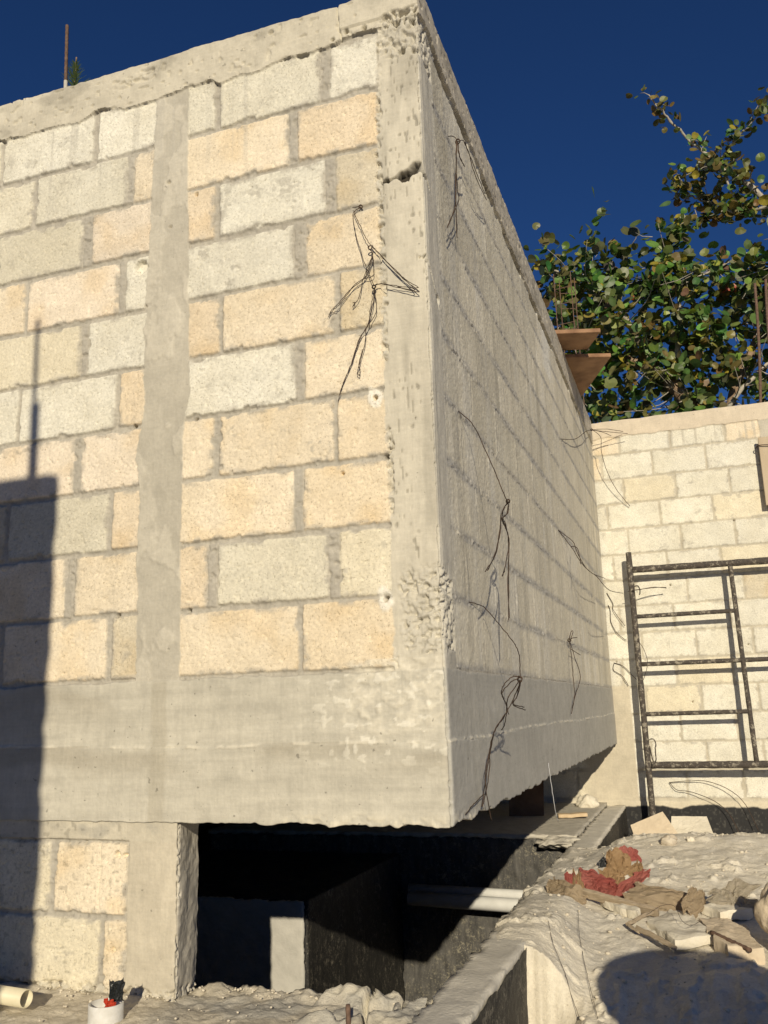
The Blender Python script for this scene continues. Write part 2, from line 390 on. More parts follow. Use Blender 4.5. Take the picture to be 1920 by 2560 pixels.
# intermediate column, poured between the blocks
cl = tab(C1L, zz) + .008 * sn(uu * 6, zz * 16, 500, 3) + .005 * sn(uu * 30, zz * 60, 505, 2)
cr = tab(C1R, zz) + .004 * sn(uu * 6, zz * 16, 510, 3) + .003 * sn(uu * 30, zz * 60, 515, 2)
t = ss(-.0025, .0025, np.minimum(uu - cl, cr - uu)) * F
slab = ss(.46, .54, fbm(uu * 14, zz * 9, 520, 4))
cc = C_CONC * (1 + .12 * (slab - .5) + .09 * sn(uu * 8, zz * 4, 525, 4) + .05 * S.g)[..., None]
S.put(t, .0015 + .003 * (slab - .5) + .001 * S.g + .0015 * sn(uu * 22, zz * 14, 530, 3), cc, .25)
# corner column
l2 = tab(C2L, zz) + .005 * sn(uu * 6, zz * 22, 540, 3) + .005 * sn(uu * 30, zz * 70, 545, 2)
r2 = .125 + .015 * (zz > 1.6) + .004 * sn(uu, zz * 9, 550, 2)
t2 = ss(-.0025, .0025, np.minimum(uu - l2, r2 - uu))
cc = np.array((.55, .515, .43)) * (1 + .10 * sn(uu * 14, zz * 2.2, 555, 4) + .06 * sn(uu * 60, zz * 5, 560, 2) + .03 * S.g)[..., None]
cc = np.where(side[..., None], np.array((.55, .525, .46)) * (1 + .12 * sn(uu * 40, zz * 1.5, 556, 3))[..., None], cc)
wear = ss(.55, .7, fbm(uu * 14, zz * 2.0, 565, 3)); cc = lerp(cc, cc * .82, wear[..., None])
hh = .004 * ss(.5, .56, fbm(uu * 10, zz * 5, 570, 3)) * 0 + .0008 * S.g + .0012 * sn(uu * 30, zz * 8, 572, 2) + .002 * (side & (uu > .02))
S.put(t2, hh, cc, .1)
dash = ss(.78, .86, vn(uu * 150, zz * 40, 575)) * ss(.38, .55, fbm(uu * 16, zz * 4, 576, 2)) * t2 * F * (uu < -.012)       # marks of the form boards' grain
S.h -= .004 * dash; S.c *= (1 - .38 * dash)[..., None]
incol = (uu > l2 - .012)
S.honey(np.clip(t2 + .25 * (uu > l2 - .01) * (uu < .14), 0, 1) * ss(.80, .66, zz) * ss(.43, .50, zz) * ss(-.16, -.10, uu) * (uu < .12) * .85, .013)
S.honey(t2 * ss(2.36, 2.50, zz + .3 * (uu + .08) * F) * .9, .012)
S.honey(ss(.018, .002, np.abs(uu - l2 - .004)) * 1.25 * (zz > .43) * (zz < 2.56) * ss(.42, .62, fbm(uu * 4, zz * 5, 579, 3)), .014)
S.honey(ss(.012, .002, np.abs(uu)) * .72 * ss(.5, .75, fbm(uu, zz * 5, 580, 2)) * (zz > .43), .012)
# cold joint torn open across the corner column, its inner shade painted near black
zc = 2.0 + .18 * (uu + .08) * F + .004 * sn(uu * 60, zz * 3, 585, 2) - .55 * np.clip(uu, 0, .07)
th = np.interp(uu, [-.15, -.12, -.10, -.09, -.075, 0, .01, .05, .06], [.004, .009, .003, .006, .024, .027, .014, .009, 0])
torn = ss(1.0, .4, np.abs(zz - zc) / np.maximum(th * (1 + .6 * S.g), .0005)) * (uu > -.145) * (uu < .065)
S.h -= .032 * torn
S.c = lerp(S.c, np.array((.028, .022, .016)), (torn * .95)[..., None])
zc2 = 1.70 - 1.2 * np.clip(uu, 0, .2)
torn = ss(1, .4, np.abs(zz - zc2) / (.007 * (1 + S.g))) * (uu > -.03) * (uu < .12) * ss(.35, .5, fbm(uu * 50, zz * 50, 586, 2)); S.h -= .02 * torn
S.hole(.105, 1.60, .016, .03)
# cast grade beam at the bottom
zb = ZT - .004 + .006 * sn(uu * 12, zz * 4, 600, 3) + .004 * sn(uu * 50, zz * 20, 605, 2) 
t3 = ss(.0025, -.0025, zz - zb)
brush = sn(uu * 3.0, zz * 42, 610, 4); fine = sn(uu * 60, zz * 7, 612, 3)
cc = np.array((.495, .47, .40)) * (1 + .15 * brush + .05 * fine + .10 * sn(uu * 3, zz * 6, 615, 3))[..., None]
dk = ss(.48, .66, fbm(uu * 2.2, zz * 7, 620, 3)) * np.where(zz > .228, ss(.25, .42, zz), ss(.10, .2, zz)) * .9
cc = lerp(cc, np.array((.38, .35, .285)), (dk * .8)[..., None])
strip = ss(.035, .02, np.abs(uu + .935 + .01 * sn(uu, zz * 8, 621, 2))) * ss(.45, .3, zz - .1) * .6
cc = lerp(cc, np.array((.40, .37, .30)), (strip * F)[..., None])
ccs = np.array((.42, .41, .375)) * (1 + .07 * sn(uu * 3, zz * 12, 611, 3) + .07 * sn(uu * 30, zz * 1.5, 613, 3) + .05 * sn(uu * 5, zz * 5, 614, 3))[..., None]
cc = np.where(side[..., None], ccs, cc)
S.h = np.where(side & (zz > .40) & (zz < .46), np.maximum(S.h, .001 + .002 * S.g), S.h)
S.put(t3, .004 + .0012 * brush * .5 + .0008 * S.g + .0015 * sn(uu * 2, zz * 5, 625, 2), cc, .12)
zj = .226 + .010 * sn(uu * 1.5, zz * 0, 630, 2) + .003 * sn(uu * 18, zz * 0, 632, 3)
S.h = S.h + np.where(zz < zj, .003, 0) * t3
lip = ss(.007, .001, np.abs(zz - zj)) * ss(.42, .56, fbm(uu * 20, zz * 40, 635, 3))
S.h += .004 * lip * (fbm(uu * 70, zz * 70, 640, 2) + .2); S.c = lerp(S.c, np.array((.64, .60, .50)), (lip * .7 * t3)[..., None])
S.h -= .004 * ss(.002, .0005, np.abs(zz - zj + .003)) * t3 * ss(.4, .6, fbm(uu * 9, zz * 9, 645, 2))
# pale splattered plaster near the corner
pm = ss(-.33, -.25, uu + .05 * sn(uu * 14, zz * 14, 650, 3)) * ss(.20, .29, zz + .04 * sn(uu * 16, zz * 16, 655, 3)) * (zz < .46) * ss(.012, -.012, uu)
rag = fbm(uu * 45, zz * 60, 660, 3)
S.h += pm * (.009 * (rag - .35)); S.c = lerp(S.c, np.array((.64, .60, .50)) * (.75 + .5 * rag)[..., None], (pm * .6 * ss(.33, .6, rag))[..., None])
sp = ss(.66, .70, fbm(uu * 40, zz * 55, 665, 2)) * ss(-.55, -.25, uu) * F * (zz < .42) * ss(.10, .25, zz)
S.h += .002 * sp; S.c = lerp(S.c, np.array((.72, .69, .60)), (sp * .7)[..., None])
# lumpy drip edge along the bottom of the beam
lum = ss(.045, .0, zz + .012 * sn(uu * 16, zz * 20, 670, 3)) * ss(-.62, -.40, uu) * (uu < .25)
rg = fbm(uu * 38, zz * 48, 675, 3)
S.h += lum * (.014 * (rg - .45)); S.c = lerp(S.c, np.array((.66, .61, .49)), (lum * ss(.4, .6, rg) * .7)[..., None])
bot = .011 * sn(uu * 20, zz * 0, 680, 3) * ss(-.75, -.4, uu) + .003 * sn(uu * 40, zz * 0, 682, 2)
# ring beam with its ragged lower lip
rb = tab(RING_B, uu) + .007 * sn(uu * 16, zz * 6, 700, 3) + .006 * sn(uu * 48, zz * 25, 705, 2)
t4 = ss(-.002, .002, zz - rb)
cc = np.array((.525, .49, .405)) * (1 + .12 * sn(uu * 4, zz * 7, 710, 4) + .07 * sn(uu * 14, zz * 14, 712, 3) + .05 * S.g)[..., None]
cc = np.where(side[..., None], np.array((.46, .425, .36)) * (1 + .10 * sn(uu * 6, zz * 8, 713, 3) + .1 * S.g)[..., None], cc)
st = ss(.62, .74, fbm(uu * 5, zz * 9, 715, 4)); cc = lerp(cc, cc * .74, st[..., None])
tk = np.where(F, .009 + .006 * sn(uu * 3, zz * 3, 720, 2), .012) + .003 * sn(uu * 20, zz * 20, 725, 3) + .0012 * S.g
gap = ss(.0, -.014, zz - rb - .003) * 0
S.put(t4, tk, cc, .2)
# open gap under the beam on the side, the shade inside painted dark
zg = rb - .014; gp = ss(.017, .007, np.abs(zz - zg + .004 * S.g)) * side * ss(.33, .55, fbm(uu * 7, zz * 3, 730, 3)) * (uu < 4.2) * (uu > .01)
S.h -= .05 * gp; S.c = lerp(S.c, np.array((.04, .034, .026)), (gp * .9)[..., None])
for (a, b, r, d) in ((-.535, 2.672, .011, .012), (-.42, 2.69, .008, .008), (-.185, 2.585, .012, .02), (-.11, 2.60, .014, .022), (-.30, 2.57, .010, .02), (-.25, 2.59, .010, .02), (-.06, 2.46, .016, .026), (-.02, 2.45, .008, .015)): S.hole(a, b, r, d)
pit = ss(.80, .86, vn(uu * 42, zz * 55, 740)) * t4; S.h -= .006 * pit
scr = ss(.13, .04, np.abs(uu + 1.08)) * ss(.03, .01, np.abs(zz - 2.645 - .1 * (uu + 1.08))); S.h -= .010 * scr * ss(.5, .65, fbm(uu * 40, zz * 70, 745, 2))
S.honey(ss(-.16, -.10, uu) * F * ss(.05, .0, np.abs(zz - 2.585)) * 1.1, .022)
pour = -.278 + .35 * (zz - 2.62) * 0 + .012 * sn(uu * 0, zz * 14, 750, 3); S.h -= .011 * ss(.0045, .001, np.abs(uu - pour)) * (zz > 2.56)
S.h += .008 * ss(-.002, .002, uu - pour) * (zz > 2.60) * F
# drips of cement water below the ring beam
dr = ss(.74, .86, vn(uu * 58, zz * .9, 760)) * ss(2.30, 2.52, zz + .25 * vn(uu * 34, zz * 0, 765)) * (zz < rb) * F * (uu < -.6)
S.c = lerp(S.c, np.array((.44, .42, .37)), (dr * .4)[..., None])
# small form-tie holes in the bed joints
for (x, z) in ((-.83, 2.108), (-.82, 1.275), (-.835, .64), (-.185, 1.259), (-.17, .633), (-.155, 1.065), (-.30, 1.03), (-1.06, 1.283), (-1.1, .64)): S.hole(x, z, .0085, .03)
for (x, z) in ((-.185, 1.259), (-.17, .633)):
    d = np.hypot((uu - x) * 1.1 + .3 * np.clip(zz - z, 0, 1), (zz - z) * .75) * (1 + .25 * S.g)
    ring = ss(.03, .022, d) * ss(.007, .011, d) * F
    S.c = lerp(S.c, np.array((.78, .75, .67)), (ring * .9)[..., None]); S.h += .003 * ring
S.hole(-1.05, 1.875, .030, .02); S.hole(-.945, 2.18, .010, .014); S.hole(-.935, 2.005, .008, .012)

# lift into space
k = np.exp(-np.abs(uu) / .007)
h = S.h - np.exp(-np.abs(uu) / .004) * (.004 + .012 * ss(.55, .8, fbm(uu * 0, zz * 45, 770, 3)) + .008 * ss(.85, .55, zz))
zoff = bot * np.exp(-zz / .03) + (.006 * sn(uu * 9, zz * 0, 780, 3) + .003 * sn(uu * 40, zz * 0, 782, 2)) * np.exp(-(2.70 - zz) / .03)
ztop_bow = .0
zpos = zz + zoff - np.interp(uu, [0, 5.02], [0, .055]) * ss(1.8, 2.7, zz)
X = np.where(F, uu + h * k, h); Y = np.where(F, -h, uu - h * k)
P = np.stack([X, Y, zpos], -1); Cc = np.concatenate([np.clip(S.c, .02, .85), S.a[..., None]], -1)
def fold(P, Cc, row, depths):
    base = P[row]; out = []
    for d in depths:
        q = base.copy(); f = U < 0
        q[:, 0] = np.where(f, np.minimum(base[:, 0], -d), base[:, 0] - d); q[:, 1] = np.where(f, base[:, 1] + d, np.maximum(base[:, 1], d))
        q[:, 2] += .004 * sn(U * 25, U * 0 + d * 60, 790, 2); out.append(q)
    return np.array(out), np.repeat(Cc[row][None], len(depths), 0)
tp, tc = fold(P, Cc, -1, (.02, .05, .09, .15)); bp, bc = fold(P, Cc, 0, (.3, .15, .06, .02))
P = np.concatenate([bp, P, tp]); Cc = np.concatenate([bc, Cc, tc])
nb = 4
lab = np.zeros((P.shape[0] - 1, P.shape[1] - 1), int)
um = (U[:-1] + U[1:]) / 2; core = slice(nb, nb + len(Z) - 1)
L0 = np.zeros((len(Z) - 1, len(U) - 1), int)
f = lambda a: a[:-1, :-1]
L0[:] = np.where(um < -.94, 1, np.where(um < 0, 2, 3))[None]
L0[f(t) > .5] = 4
L0[f(t2) > .5] = 5; L0[f(t3) > .5] = 6; L0[f(t4) > .5] = 7
lab[core] = L0; lab[:nb] = 6; lab[nb + len(Z) - 1:] = 7
parts = split_parts(P, Cc, lab, grid_quads(P.shape[0], P.shape[1]))
house = empty('block_building', (-1.5, 2.5, -.5), 'raw block building with a jutting base beam, its long front in full sunlight', 'building')
for kk, nm, lb in ((1, 'block_panel', 'block panel left of the narrow column'), (2, 'block_panel', 'cream and ochre block panel between the two columns'), (3, 'block_panel', 'grout washed grey side wall going back'),
                   (4, 'column', None), (5, 'corner_column', None), (6, 'base_beam', None), (7, 'ring_beam', None)):
    V, Q, Cq = parts[kk]
    o = link(nm, np_mesh(nm, V, Q, Cq), M_WALL, house)
    if lb: o['label'] = lb
bm = bmesh.new(); bx(bm, -3.0, -.14, .14, 5.02, 2.45, 2.62); bm_obj('roof_slab', bm, M_CORE, house)
bm = bmesh.new(); bx(bm, -3.0, -.10, .10, 5.0, .04, .2); bm_obj('floor_slab', bm, M_CORE, house)
bm = bmesh.new(); bx(bm, -3.15, -3.0, .0, 5.0, -1.2, 2.69); bm_obj('end_wall', bm, M_CORE, house)

# lower front wall, folded round the door jamb
U = np.concatenate([np.arange(-3.0, -1.55, .014), np.arange(-1.55, -.855, .0036), np.arange(-.855, -.71, .003)]); Z = np.arange(-.56, .002, .0036)
S = Relief(U, Z, 31); uu, zz = S.U, S.Z; J0 = -.855
for (z0, z1, js, cs) in ((-.279 + .008, -.062, (-1.311,), 'YO'), (-.494, -.285, (-1.121,), 'YO')):
    x = -3.0; xs = [x] + [q for q in (-2.15, -1.73) ] + list(js) + [-1.028]
    if js[0] == -1.121: xs = [-3.0, -2.4, -1.95, -1.54, -1.121, -1.020]
    for i in range(len(xs) - 1): S.block(xs[i] + .009, xs[i + 1] - .009, z0, z1, cs[-1] if i == len(xs) - 2 else 'Y', rng)
l = -1.03 + .006 * sn(uu * 5, zz * 20, 810, 3); t = ss(-.003, .003, uu - l)
cc = np.array((.52, .475, .385)) * (1 + .10 * sn(uu * 8, zz * 5, 815, 4) + .07 * sn(uu * 40, zz * 9, 816, 2) + .05 * S.g)[..., None]
jf = uu > J0
cc = np.where(jf[..., None], np.array((.45, .42, .36)) * (1 + .12 * sn(uu * 20, zz * 9, 817, 3))[..., None], cc)
S.put(t, .002 + .001 * S.g + np.where(jf, .008 * sn(uu * 16, zz * 14, 820, 4) * ss(0, .02, uu - J0), 0), cc, .15)
t5 = ss(-.003, .003, zz + .056 + .004 * sn(uu * 7, zz * 5, 825, 3)) * (uu < J0 + .004)
cc = np.array((.53, .49, .40)) * (1 + .12 * sn(uu * 7, zz * 14, 830, 4))[..., None]; gr_ = ss(.55, .68, fbm(uu * 8, zz * 14, 835, 3)); cc = lerp(cc, np.array((.38, .36, .31)), (gr_ * .7)[..., None])
S.put(t5, .002 + .001 * S.g, cc, .15)
spots = ss(.80, .86, vn(uu * 75, zz * 75, 840)) * (uu < -1.03); S.c *= (1 - .25 * spots)[..., None]
S.hole(-1.075, -.37, .010, .012); S.hole(-1.07, -.10, .012, .02); S.hole(-1.045, -.10, .008, .02); S.hole(-1.19, -.065, .008, .012)
crk = ss(.004, .001, np.abs(uu + 1.135 + .008 * sn(uu * 0, zz * 20, 845, 3))) * (zz > -.27) * (zz < -.06); S.h -= .004 * crk
S.honey(ss(.02, .0, np.abs(uu - J0 - .004)) * .95 * ss(.4, .6, fbm(uu * 4, zz * 7, 849, 2)), .012)
S.honey(ss(-.44, -.49, zz) * .8, .02)
d = uu - J0; k = np.exp(-np.abs(d) / .008)
h = S.h - np.exp(-np.abs(d) / .005) * (.004 + .010 * ss(.5, .75, fbm(uu * 0, zz * 40, 850, 3)))
bulge = np.where(jf, .02 * np.clip(-zz - .3, 0, 1), 0)
X = np.where(d < 0, uu + h * k, J0 + h); Y = np.where(d < 0, -h, d - h * k); X = X - np.where(jf, .13 * np.clip(d, 0, .15), 0)
P = np.stack([X, Y, zz], -1); Cc = np.concatenate([np.clip(S.c, .02, .85), S.a[..., None]], -1)
L0 = np.where(f(t) > .5, 2, 1); L0 = np.where(f(t5) > .5, 3, L0)
parts = split_parts(P, Cc, L0, grid_quads(*P.shape[:2]))
for kk, nm, lb in ((1, 'block_panel', 'speckled cream lower block panel'), (2, 'jamb_column', None), (3, 'concrete_band', None)):
    V, Q, Cq = parts[kk]; o = link(nm, np_mesh(nm, V, Q, Cq), M_WALL, house)
    if lb: o['label'] = lb
bm = bmesh.new(); bx(bm, -3.0, -.895, .02, .138, -1.9, -.005); bm_obj('inner_skin', bm, M_CORE, house)

# ---------------------------------------------------------------- wall closing the yard at the back
U = np.concatenate([np.arange(-3.0, -.5, .03), np.arange(-.5, 1.5, .0062), np.arange(1.5, 3.6, .02)]); Z = np.arange(-.95, 2.642, .0062)
S = Relief(U, Z, 51); uu, zz = S.U, S.Z; S.h = S.h * .6; S.c = S.c * np.array((1.22, 1.20, 1.12))
odd0, ev0 = .2265, .0605
for k in range(1, 15):
    z0 = -.421 + (14 - k) * PITCH; x = (odd0 if k % 2 else ev0) - .4135 * 8
    if k >= 6: x += .025
    while x < 3.6:
        b = x + .4135 + rng.uniform(-.006, .006)
        ch = 'O' if (k == 1 and (b < .3 or x > 1.0)) or (k == 2 and b < .1) else rng.choice('SSWSWYS')
        if k == 7 and x > 1: ch = 'g'
        S.block(x + .007, b - .007, z0 + .006, z0 + PITCH - .006, ch, rng, edge=.006); x = b
jm = fbm(uu * 30, zz * 30, 900, 3)
S.c = np.where((uu < -.4)[..., None], S.c, S.c)
l3 = .10 + .02 * (zz < -.0) * 0; cm = ss(.004, -.004, uu - (.135 + .004 * sn(uu, zz * 12, 905, 2))) * ss(.46, .42, zz + .02 * sn(uu * 20, zz * 20, 906, 2)) * ss(-.2, -.1, uu + .1)
cc = np.array((.53, .48, .38)) * (1 + .1 * sn(uu * 8, zz * 5, 910, 3))[..., None]
S.put(cm, .004 + .001 * S.g, cc, .15)
r3 = 1.315 + .012 * sn(uu * 3, zz * 12, 915, 3); cm2 = ss(-.004, .004, uu - r3) * ss(1.78, 1.70, uu)
S.put(cm2, .006 + .001 * S.g, np.array((.52, .48, .40)) * (1 + .12 * sn(uu * 7, zz * 4, 920, 3))[..., None], .15)
zt = 2.497 + .05 * (uu - .7) * 0 + .012 * sn(uu * 14, zz * 4, 925, 3); tt = ss(-.004, .004, zz - zt)
S.put(tt, .010 + .002 * sn(uu * 8, zz * 8, 930, 2), np.array((.60, .525, .415)) * (1 + .07 * sn(uu * 5, zz * 6, 935, 3))[..., None], .15)
drp = ss(.66, .74, vn(uu * 60, zz * 1.4, 940)) * ss(2.36, 2.48, zz + .12 * vn(uu * 60, zz * 0, 941)) * (zz < zt) * ss(.55, .75, uu)
S.c = lerp(S.c, np.array((.46, .43, .36)), (drp * .65)[..., None])
zf = -.44 + .01 * sn(uu * 12, zz * 5, 945, 3); ft = ss(.004, -.004, zz - zf)
S.put(ft, .006 + .002 * S.g, np.array((.60, .545, .43)) * (1 + .1 * sn(uu * 9, zz * 9, 946, 3))[..., None], .2)
zr = -.475 + .028 * sn(uu * 9, zz * 6, 950, 4); tr = ss(.006, -.006, zz - zr) * ss(.02, .03, uu)
fl = ss(.62, .72, fbm(uu * 70, zz * 50, 955, 3)) * .18
S.put(tr, .010 + .002 * S.g, lerp(np.array((.034, .034, .035)), np.array((.24, .23, .20)), fl[..., None]), .1)
for (x, z) in ((.60, .30), (1.05, .72), (.52, 1.22), (.05, .63), (1.05, 1.70)): S.hole(x, z, .009, .03)
P = np.stack([uu, Y_BACK - S.h, zz + .006 * sn(uu * 7, zz * 0, 960, 3) * np.exp(-(2.64 - zz) / .03)], -1); Cc = np.concatenate([np.clip(S.c, .02, .85), S.a[..., None]], -1)
tp = np.repeat(P[-1][None], 3, 0); tp[:, :, 1] += np.array((.03, .08, .15))[:, None]
P = np.concatenate([P, tp]); Cc = np.concatenate([Cc, np.repeat(Cc[-1][None], 3, 0)])
L0 = np.ones((P.shape[0] - 1, P.shape[1] - 1), int); n0 = len(Z) - 1
q = L0[:n0]; q[f(cm) > .5] = 2; q[f(cm2) > .5] = 3; q[f(tr) > .5] = 5; q[f(tt) > .5] = 4; L0[n0:] = 4
parts = split_parts(P, Cc, L0, grid_quads(*P.shape[:2]))
yard = empty('block_wall', (.9, Y_BACK, -.95), 'pale cream block wall closing the yard, a tarred strip along its foot', 'wall')
for kk, nm, lb in ((1, 'block_panel', None), (2, 'column', 'short grey column in the inner corner'), (3, 'column', 'full height column at the right edge'), (4, 'ring_beam', None), (5, 'tar_band', None)):
    V, Q, Cq = parts[kk]; o = link(nm, np_mesh(nm, V, Q, Cq), M_WALL, yard)
    if lb: o['label'] = lb
bm = bmesh.new(); bx(bm, -3.0, 3.6, Y_BACK + .02, Y_BACK + .15, -1.2, 2.62); bm_obj('rear_skin', bm, M_CORE, yard)
# ---------------------------------------------------------------- ground, pit and foundation walls
bm = bmesh.new()
for q in ((-250, 250, -250, -.3), (-250, 250, 3.3, 400), (-250, -2.5, -.3, 3.3), (-.07, 250, -.3, 3.3)):   # open over the pit
    bm.faces.new([bm.verts.new((x, y, -1.15)) for x, y in ((q[0], q[2]), (q[1], q[2]), (q[1], q[3]), (q[0], q[3]))])
M_DIRT = mat_simple('pale_dirt', (.42, .365, .28), (.54, .475, .375), 7, .95, .006, 60)
tag(bm_obj('ground', bm, M_DIRT), kind='structure')
bm = bmesh.new(); bx(bm, -3.2, .1, -.4, 3.4, -2.1, -1.95); tag(bm_obj('pit_floor', bm, M_CORE), kind='structure')

def slab_relief(x, y, zf, colf, alpha=.3):
    pass
def dense_box(name, x0, x1, y0, y1, z0, z1, mat, parent, step=.012, amp=.004, seed=1, chip=.008):
    """a cast block whose faces are finely divided and slightly uneven, its edges chipped"""
    bm = bmesh.new()
    def face(o, a, b):
        o, a, b = Vector(o), Vector(a), Vector(b); n = max(1, int(a.length / step)); m = max(1, int(b.length / step))
        n = min(n, 260); m = min(m, 260)
        g = [[bm.verts.new(o + a * (i / n) + b * (j / m)) for j in range(m + 1)] for i in range(n + 1)]
        for i in range(n):
            for j in range(m): bm.faces.new((g[i][j], g[i + 1][j], g[i + 1][j + 1], g[i][j + 1]))
    dx, dy, dz = x1 - x0, y1 - y0, z1 - z0
    face((x0, y0, z1), (dx, 0, 0), (0, dy, 0)); face((x0, y0, z0), (dx, 0, 0), (0, 0, dz)); face((x1, y0, z0), (0, dy, 0), (0, 0, dz))
    face((x0, y1, z0), (0, -dy, 0), (0, 0, dz)); face((x1, y1, z0), (-dx, 0, 0), (0, 0, dz)); face((x0, y0, z0), (0, dy, 0), (dx, 0, 0))
    bmesh.ops.remove_doubles(bm, verts=bm.verts, dist=.0004)
    bm.verts.ensure_lookup_table()
    co = np.array([v.co for v in bm.verts]); c = np.array([(x0 + x1) / 2, (y0 + y1) / 2, (z0 + z1) / 2]); hs = np.array([dx, dy, dz]) / 2
    e = np.sort(hs - np.abs(co - c), 1); near = np.exp(-e[:, 1] / .012)          # distance to the nearest edge
    q = co[:, 0] * 1.3 + co[:, 2] * .7; w = co[:, 1] + co[:, 2] * 1.1
    n = sn(q * 18, w * 18, seed, 4); n2 = sn(q * 70, w * 70, seed + 7, 3)
    d = (c - co) / np.maximum(np.linalg.norm(c - co, axis=1)[:, None], 1e-6)
    inw = np.sign(c - co) * (np.abs(np.abs(co - c) - hs) < 1e-4)
    mag = amp * n + amp * .5 * n2 + near * chip * np.clip(n + .6 * n2, -.1, 1)
    co = co + inw * mag[:, None]
    for v, p in zip(bm.verts, co): v.co = Vector(p)
    return bm_obj(name, bm, mat, parent, smooth=True)

pitw = empty('foundation_wall', (-.04, 2.4, -1.15), 'long low concrete foundation wall running back into the yard, its outer side tarred black', 'wall')
dense_box('wall_core', -.11, .030, -.46, 5.0, -2.0, -.47, mat_simple('pale_concrete', (.54, .51, .44), (.68, .64, .55), 18, .9, .003, 90), pitw, .018, .004, 3, .016)
# tar on its outer face, a thin rough skin that stops short of the top edge here and there
yy, z2 = np.meshgrid(np.arange(-.45, 5.0, .011), np.arange(-1.2, -.474, .009))
edge = -.486 + .012 * sn(yy * 16, z2 * 3, 41, 3)
P = np.stack([.0345 + .003 * sn(yy * 20, z2 * 20, 42, 3) + .002 * sn(yy * 60, z2 * 60, 43, 2), yy, np.minimum(z2, edge)], -1)
V = P.reshape(-1, 3); Q = grid_quads(*yy.shape).reshape(-1, 4)
link('tar_coat', np_mesh('tar_coat', V, Q), M_TAR2, pitw)
pit = empty('pit_wall', (-.6, 3.3, -1.15), 'black speckled wall at the back of the pit under the building', 'wall')
dense_box('wall_face', -2.6, -.11, 3.205, 3.36, -2.0, -.475, M_TARB, pit, .014, .006, 5, .012)
dense_box('top_slab', -2.6, -.112, 3.20, 5.0, -.475, -.452, M_CONC, pit, .02, .005, 6, .012)
bm = bmesh.new()                                              # rough mortar fillet in the corner against the low wall
blob(bm, (-.20, 3.16, -.492), .15, 4, 5, (1.0, .62, .20), .45)
for v in bm.verts: v.co += Vector((0, 0, 1)) * .012 * float(sn(np.array(v.co.x * 40), np.array(v.co.y * 40), 3, 3))
bm_obj('mortar_fillet', bm, M_CONC, pit, True)
ret = empty('retaining_wall', (-1.8, 2.5, -1.15), 'smooth grey wall end inside the pit, tarred black on its side', 'wall')
dense_box('grey_end', -2.6, -1.235, 1.734, 1.76, -2.0, -.578, mat_simple('smooth_grey_render', (.40, .39, .36), (.50, .485, .445), 10, .85, .003, 40), ret, .014, .004, 8, .006)
dense_box('tarred_side', -2.6, -1.222, 1.761, 3.2, -2.0, -.58, M_TAR, ret, .014, .004, 9, .006)
# front footing: a rough strip of concrete below the sunny front
U = np.arange(-3.0, -.108, .0075); Z = np.arange(-.62, .15, .0075); uu, yy = np.meshgrid(U, Z)
n = sn(uu * 9, yy * 9, 61, 4); n2 = sn(uu * 45, yy * 45, 62, 3)
zz = -.497 + .012 * n + .006 * n2 + .018 * ss(-.06, 0, yy) * ss(-.9, -1.1, uu) * (.5 + .5 * n)
rough = ss(.02, .13, yy) * ss(-.90, -.80, uu); zz += rough * (.022 * sn(uu * 26, yy * 26, 63, 3) + .01)
lum = ss(-.46, -.40, uu) * ss(.16, .08, np.abs(yy - .03 + .02 * sn(uu * 8, yy * 0, 64, 2)))
pl = fbm(uu * 7, yy * 7, 65, 2); zz += lum * (.024 * ss(.41, .43, pl) + .003 * n + .004 * n2 )
crk = np.abs(uu + .285 + .35 * (yy - .05) * (yy < .05) + .012 * sn(uu * 6, yy * 32, 66, 3)); zz -= .05 * ss(.010, .003, crk) * (yy > -.14)
crk2 = np.abs(uu + .19 + .02 * sn(uu * 6, yy * 20, 67, 2)); zz -= .03 * ss(.008, .003, crk2) * (yy > -.02)
back_e = .146 + .010 * sn(uu * 14, yy * 0, 68, 3) + .006 * sn(uu * 50, yy * 0, 69, 2)
c = np.array((.58, .525, .42)) * (1 + .13 * sn(uu * 6, yy * 6, 70, 4) + .08 * n2)[..., None]
c = lerp(c, np.array((.64, .59, .47)), (lum * ss(.40, .45, pl) * .8)[..., None])
c = lerp(c, np.array((.46, .45, .41)), (ss(.5, .65, fbm(uu * 5, yy * 5, 71, 3)) * ss(-1.0, -.7, uu) * .6)[..., None])
P = np.stack([uu, np.minimum(yy, back_e), zz], -1)
drop = np.repeat(P[-1][None], 4, 0); drop[:, :, 2] -= np.array((.03, .1, .5, 1.45))[:, None]; drop[:, :, 1] += .008 * sn(uu[:4] * 30, np.arange(4)[:, None] * 1.0 + uu[:4] * 0, 72, 2)
fr = np.repeat(P[0][None], 3, 0); fr[:, :, 2] -= np.array((.7, .3, .03))[:, None]
P = np.concatenate([fr, P, drop]); c = np.concatenate([np.repeat(c[:1], 3, 0), c, np.repeat(c[-1:], 4, 0)])
Cq = np.concatenate([np.clip(c, .02, .8), np.full(c.shape[:2] + (1,), .35)], -1)
o = link('footing', np_mesh('footing', P.reshape(-1, 3), grid_quads(*P.shape[:2]).reshape(-1, 4), Cq.reshape(-1, 4)), M_SAND)
tag(o, 'rough cracked concrete footing along the foot of the sunny front, lumpy at the right', 'footing')

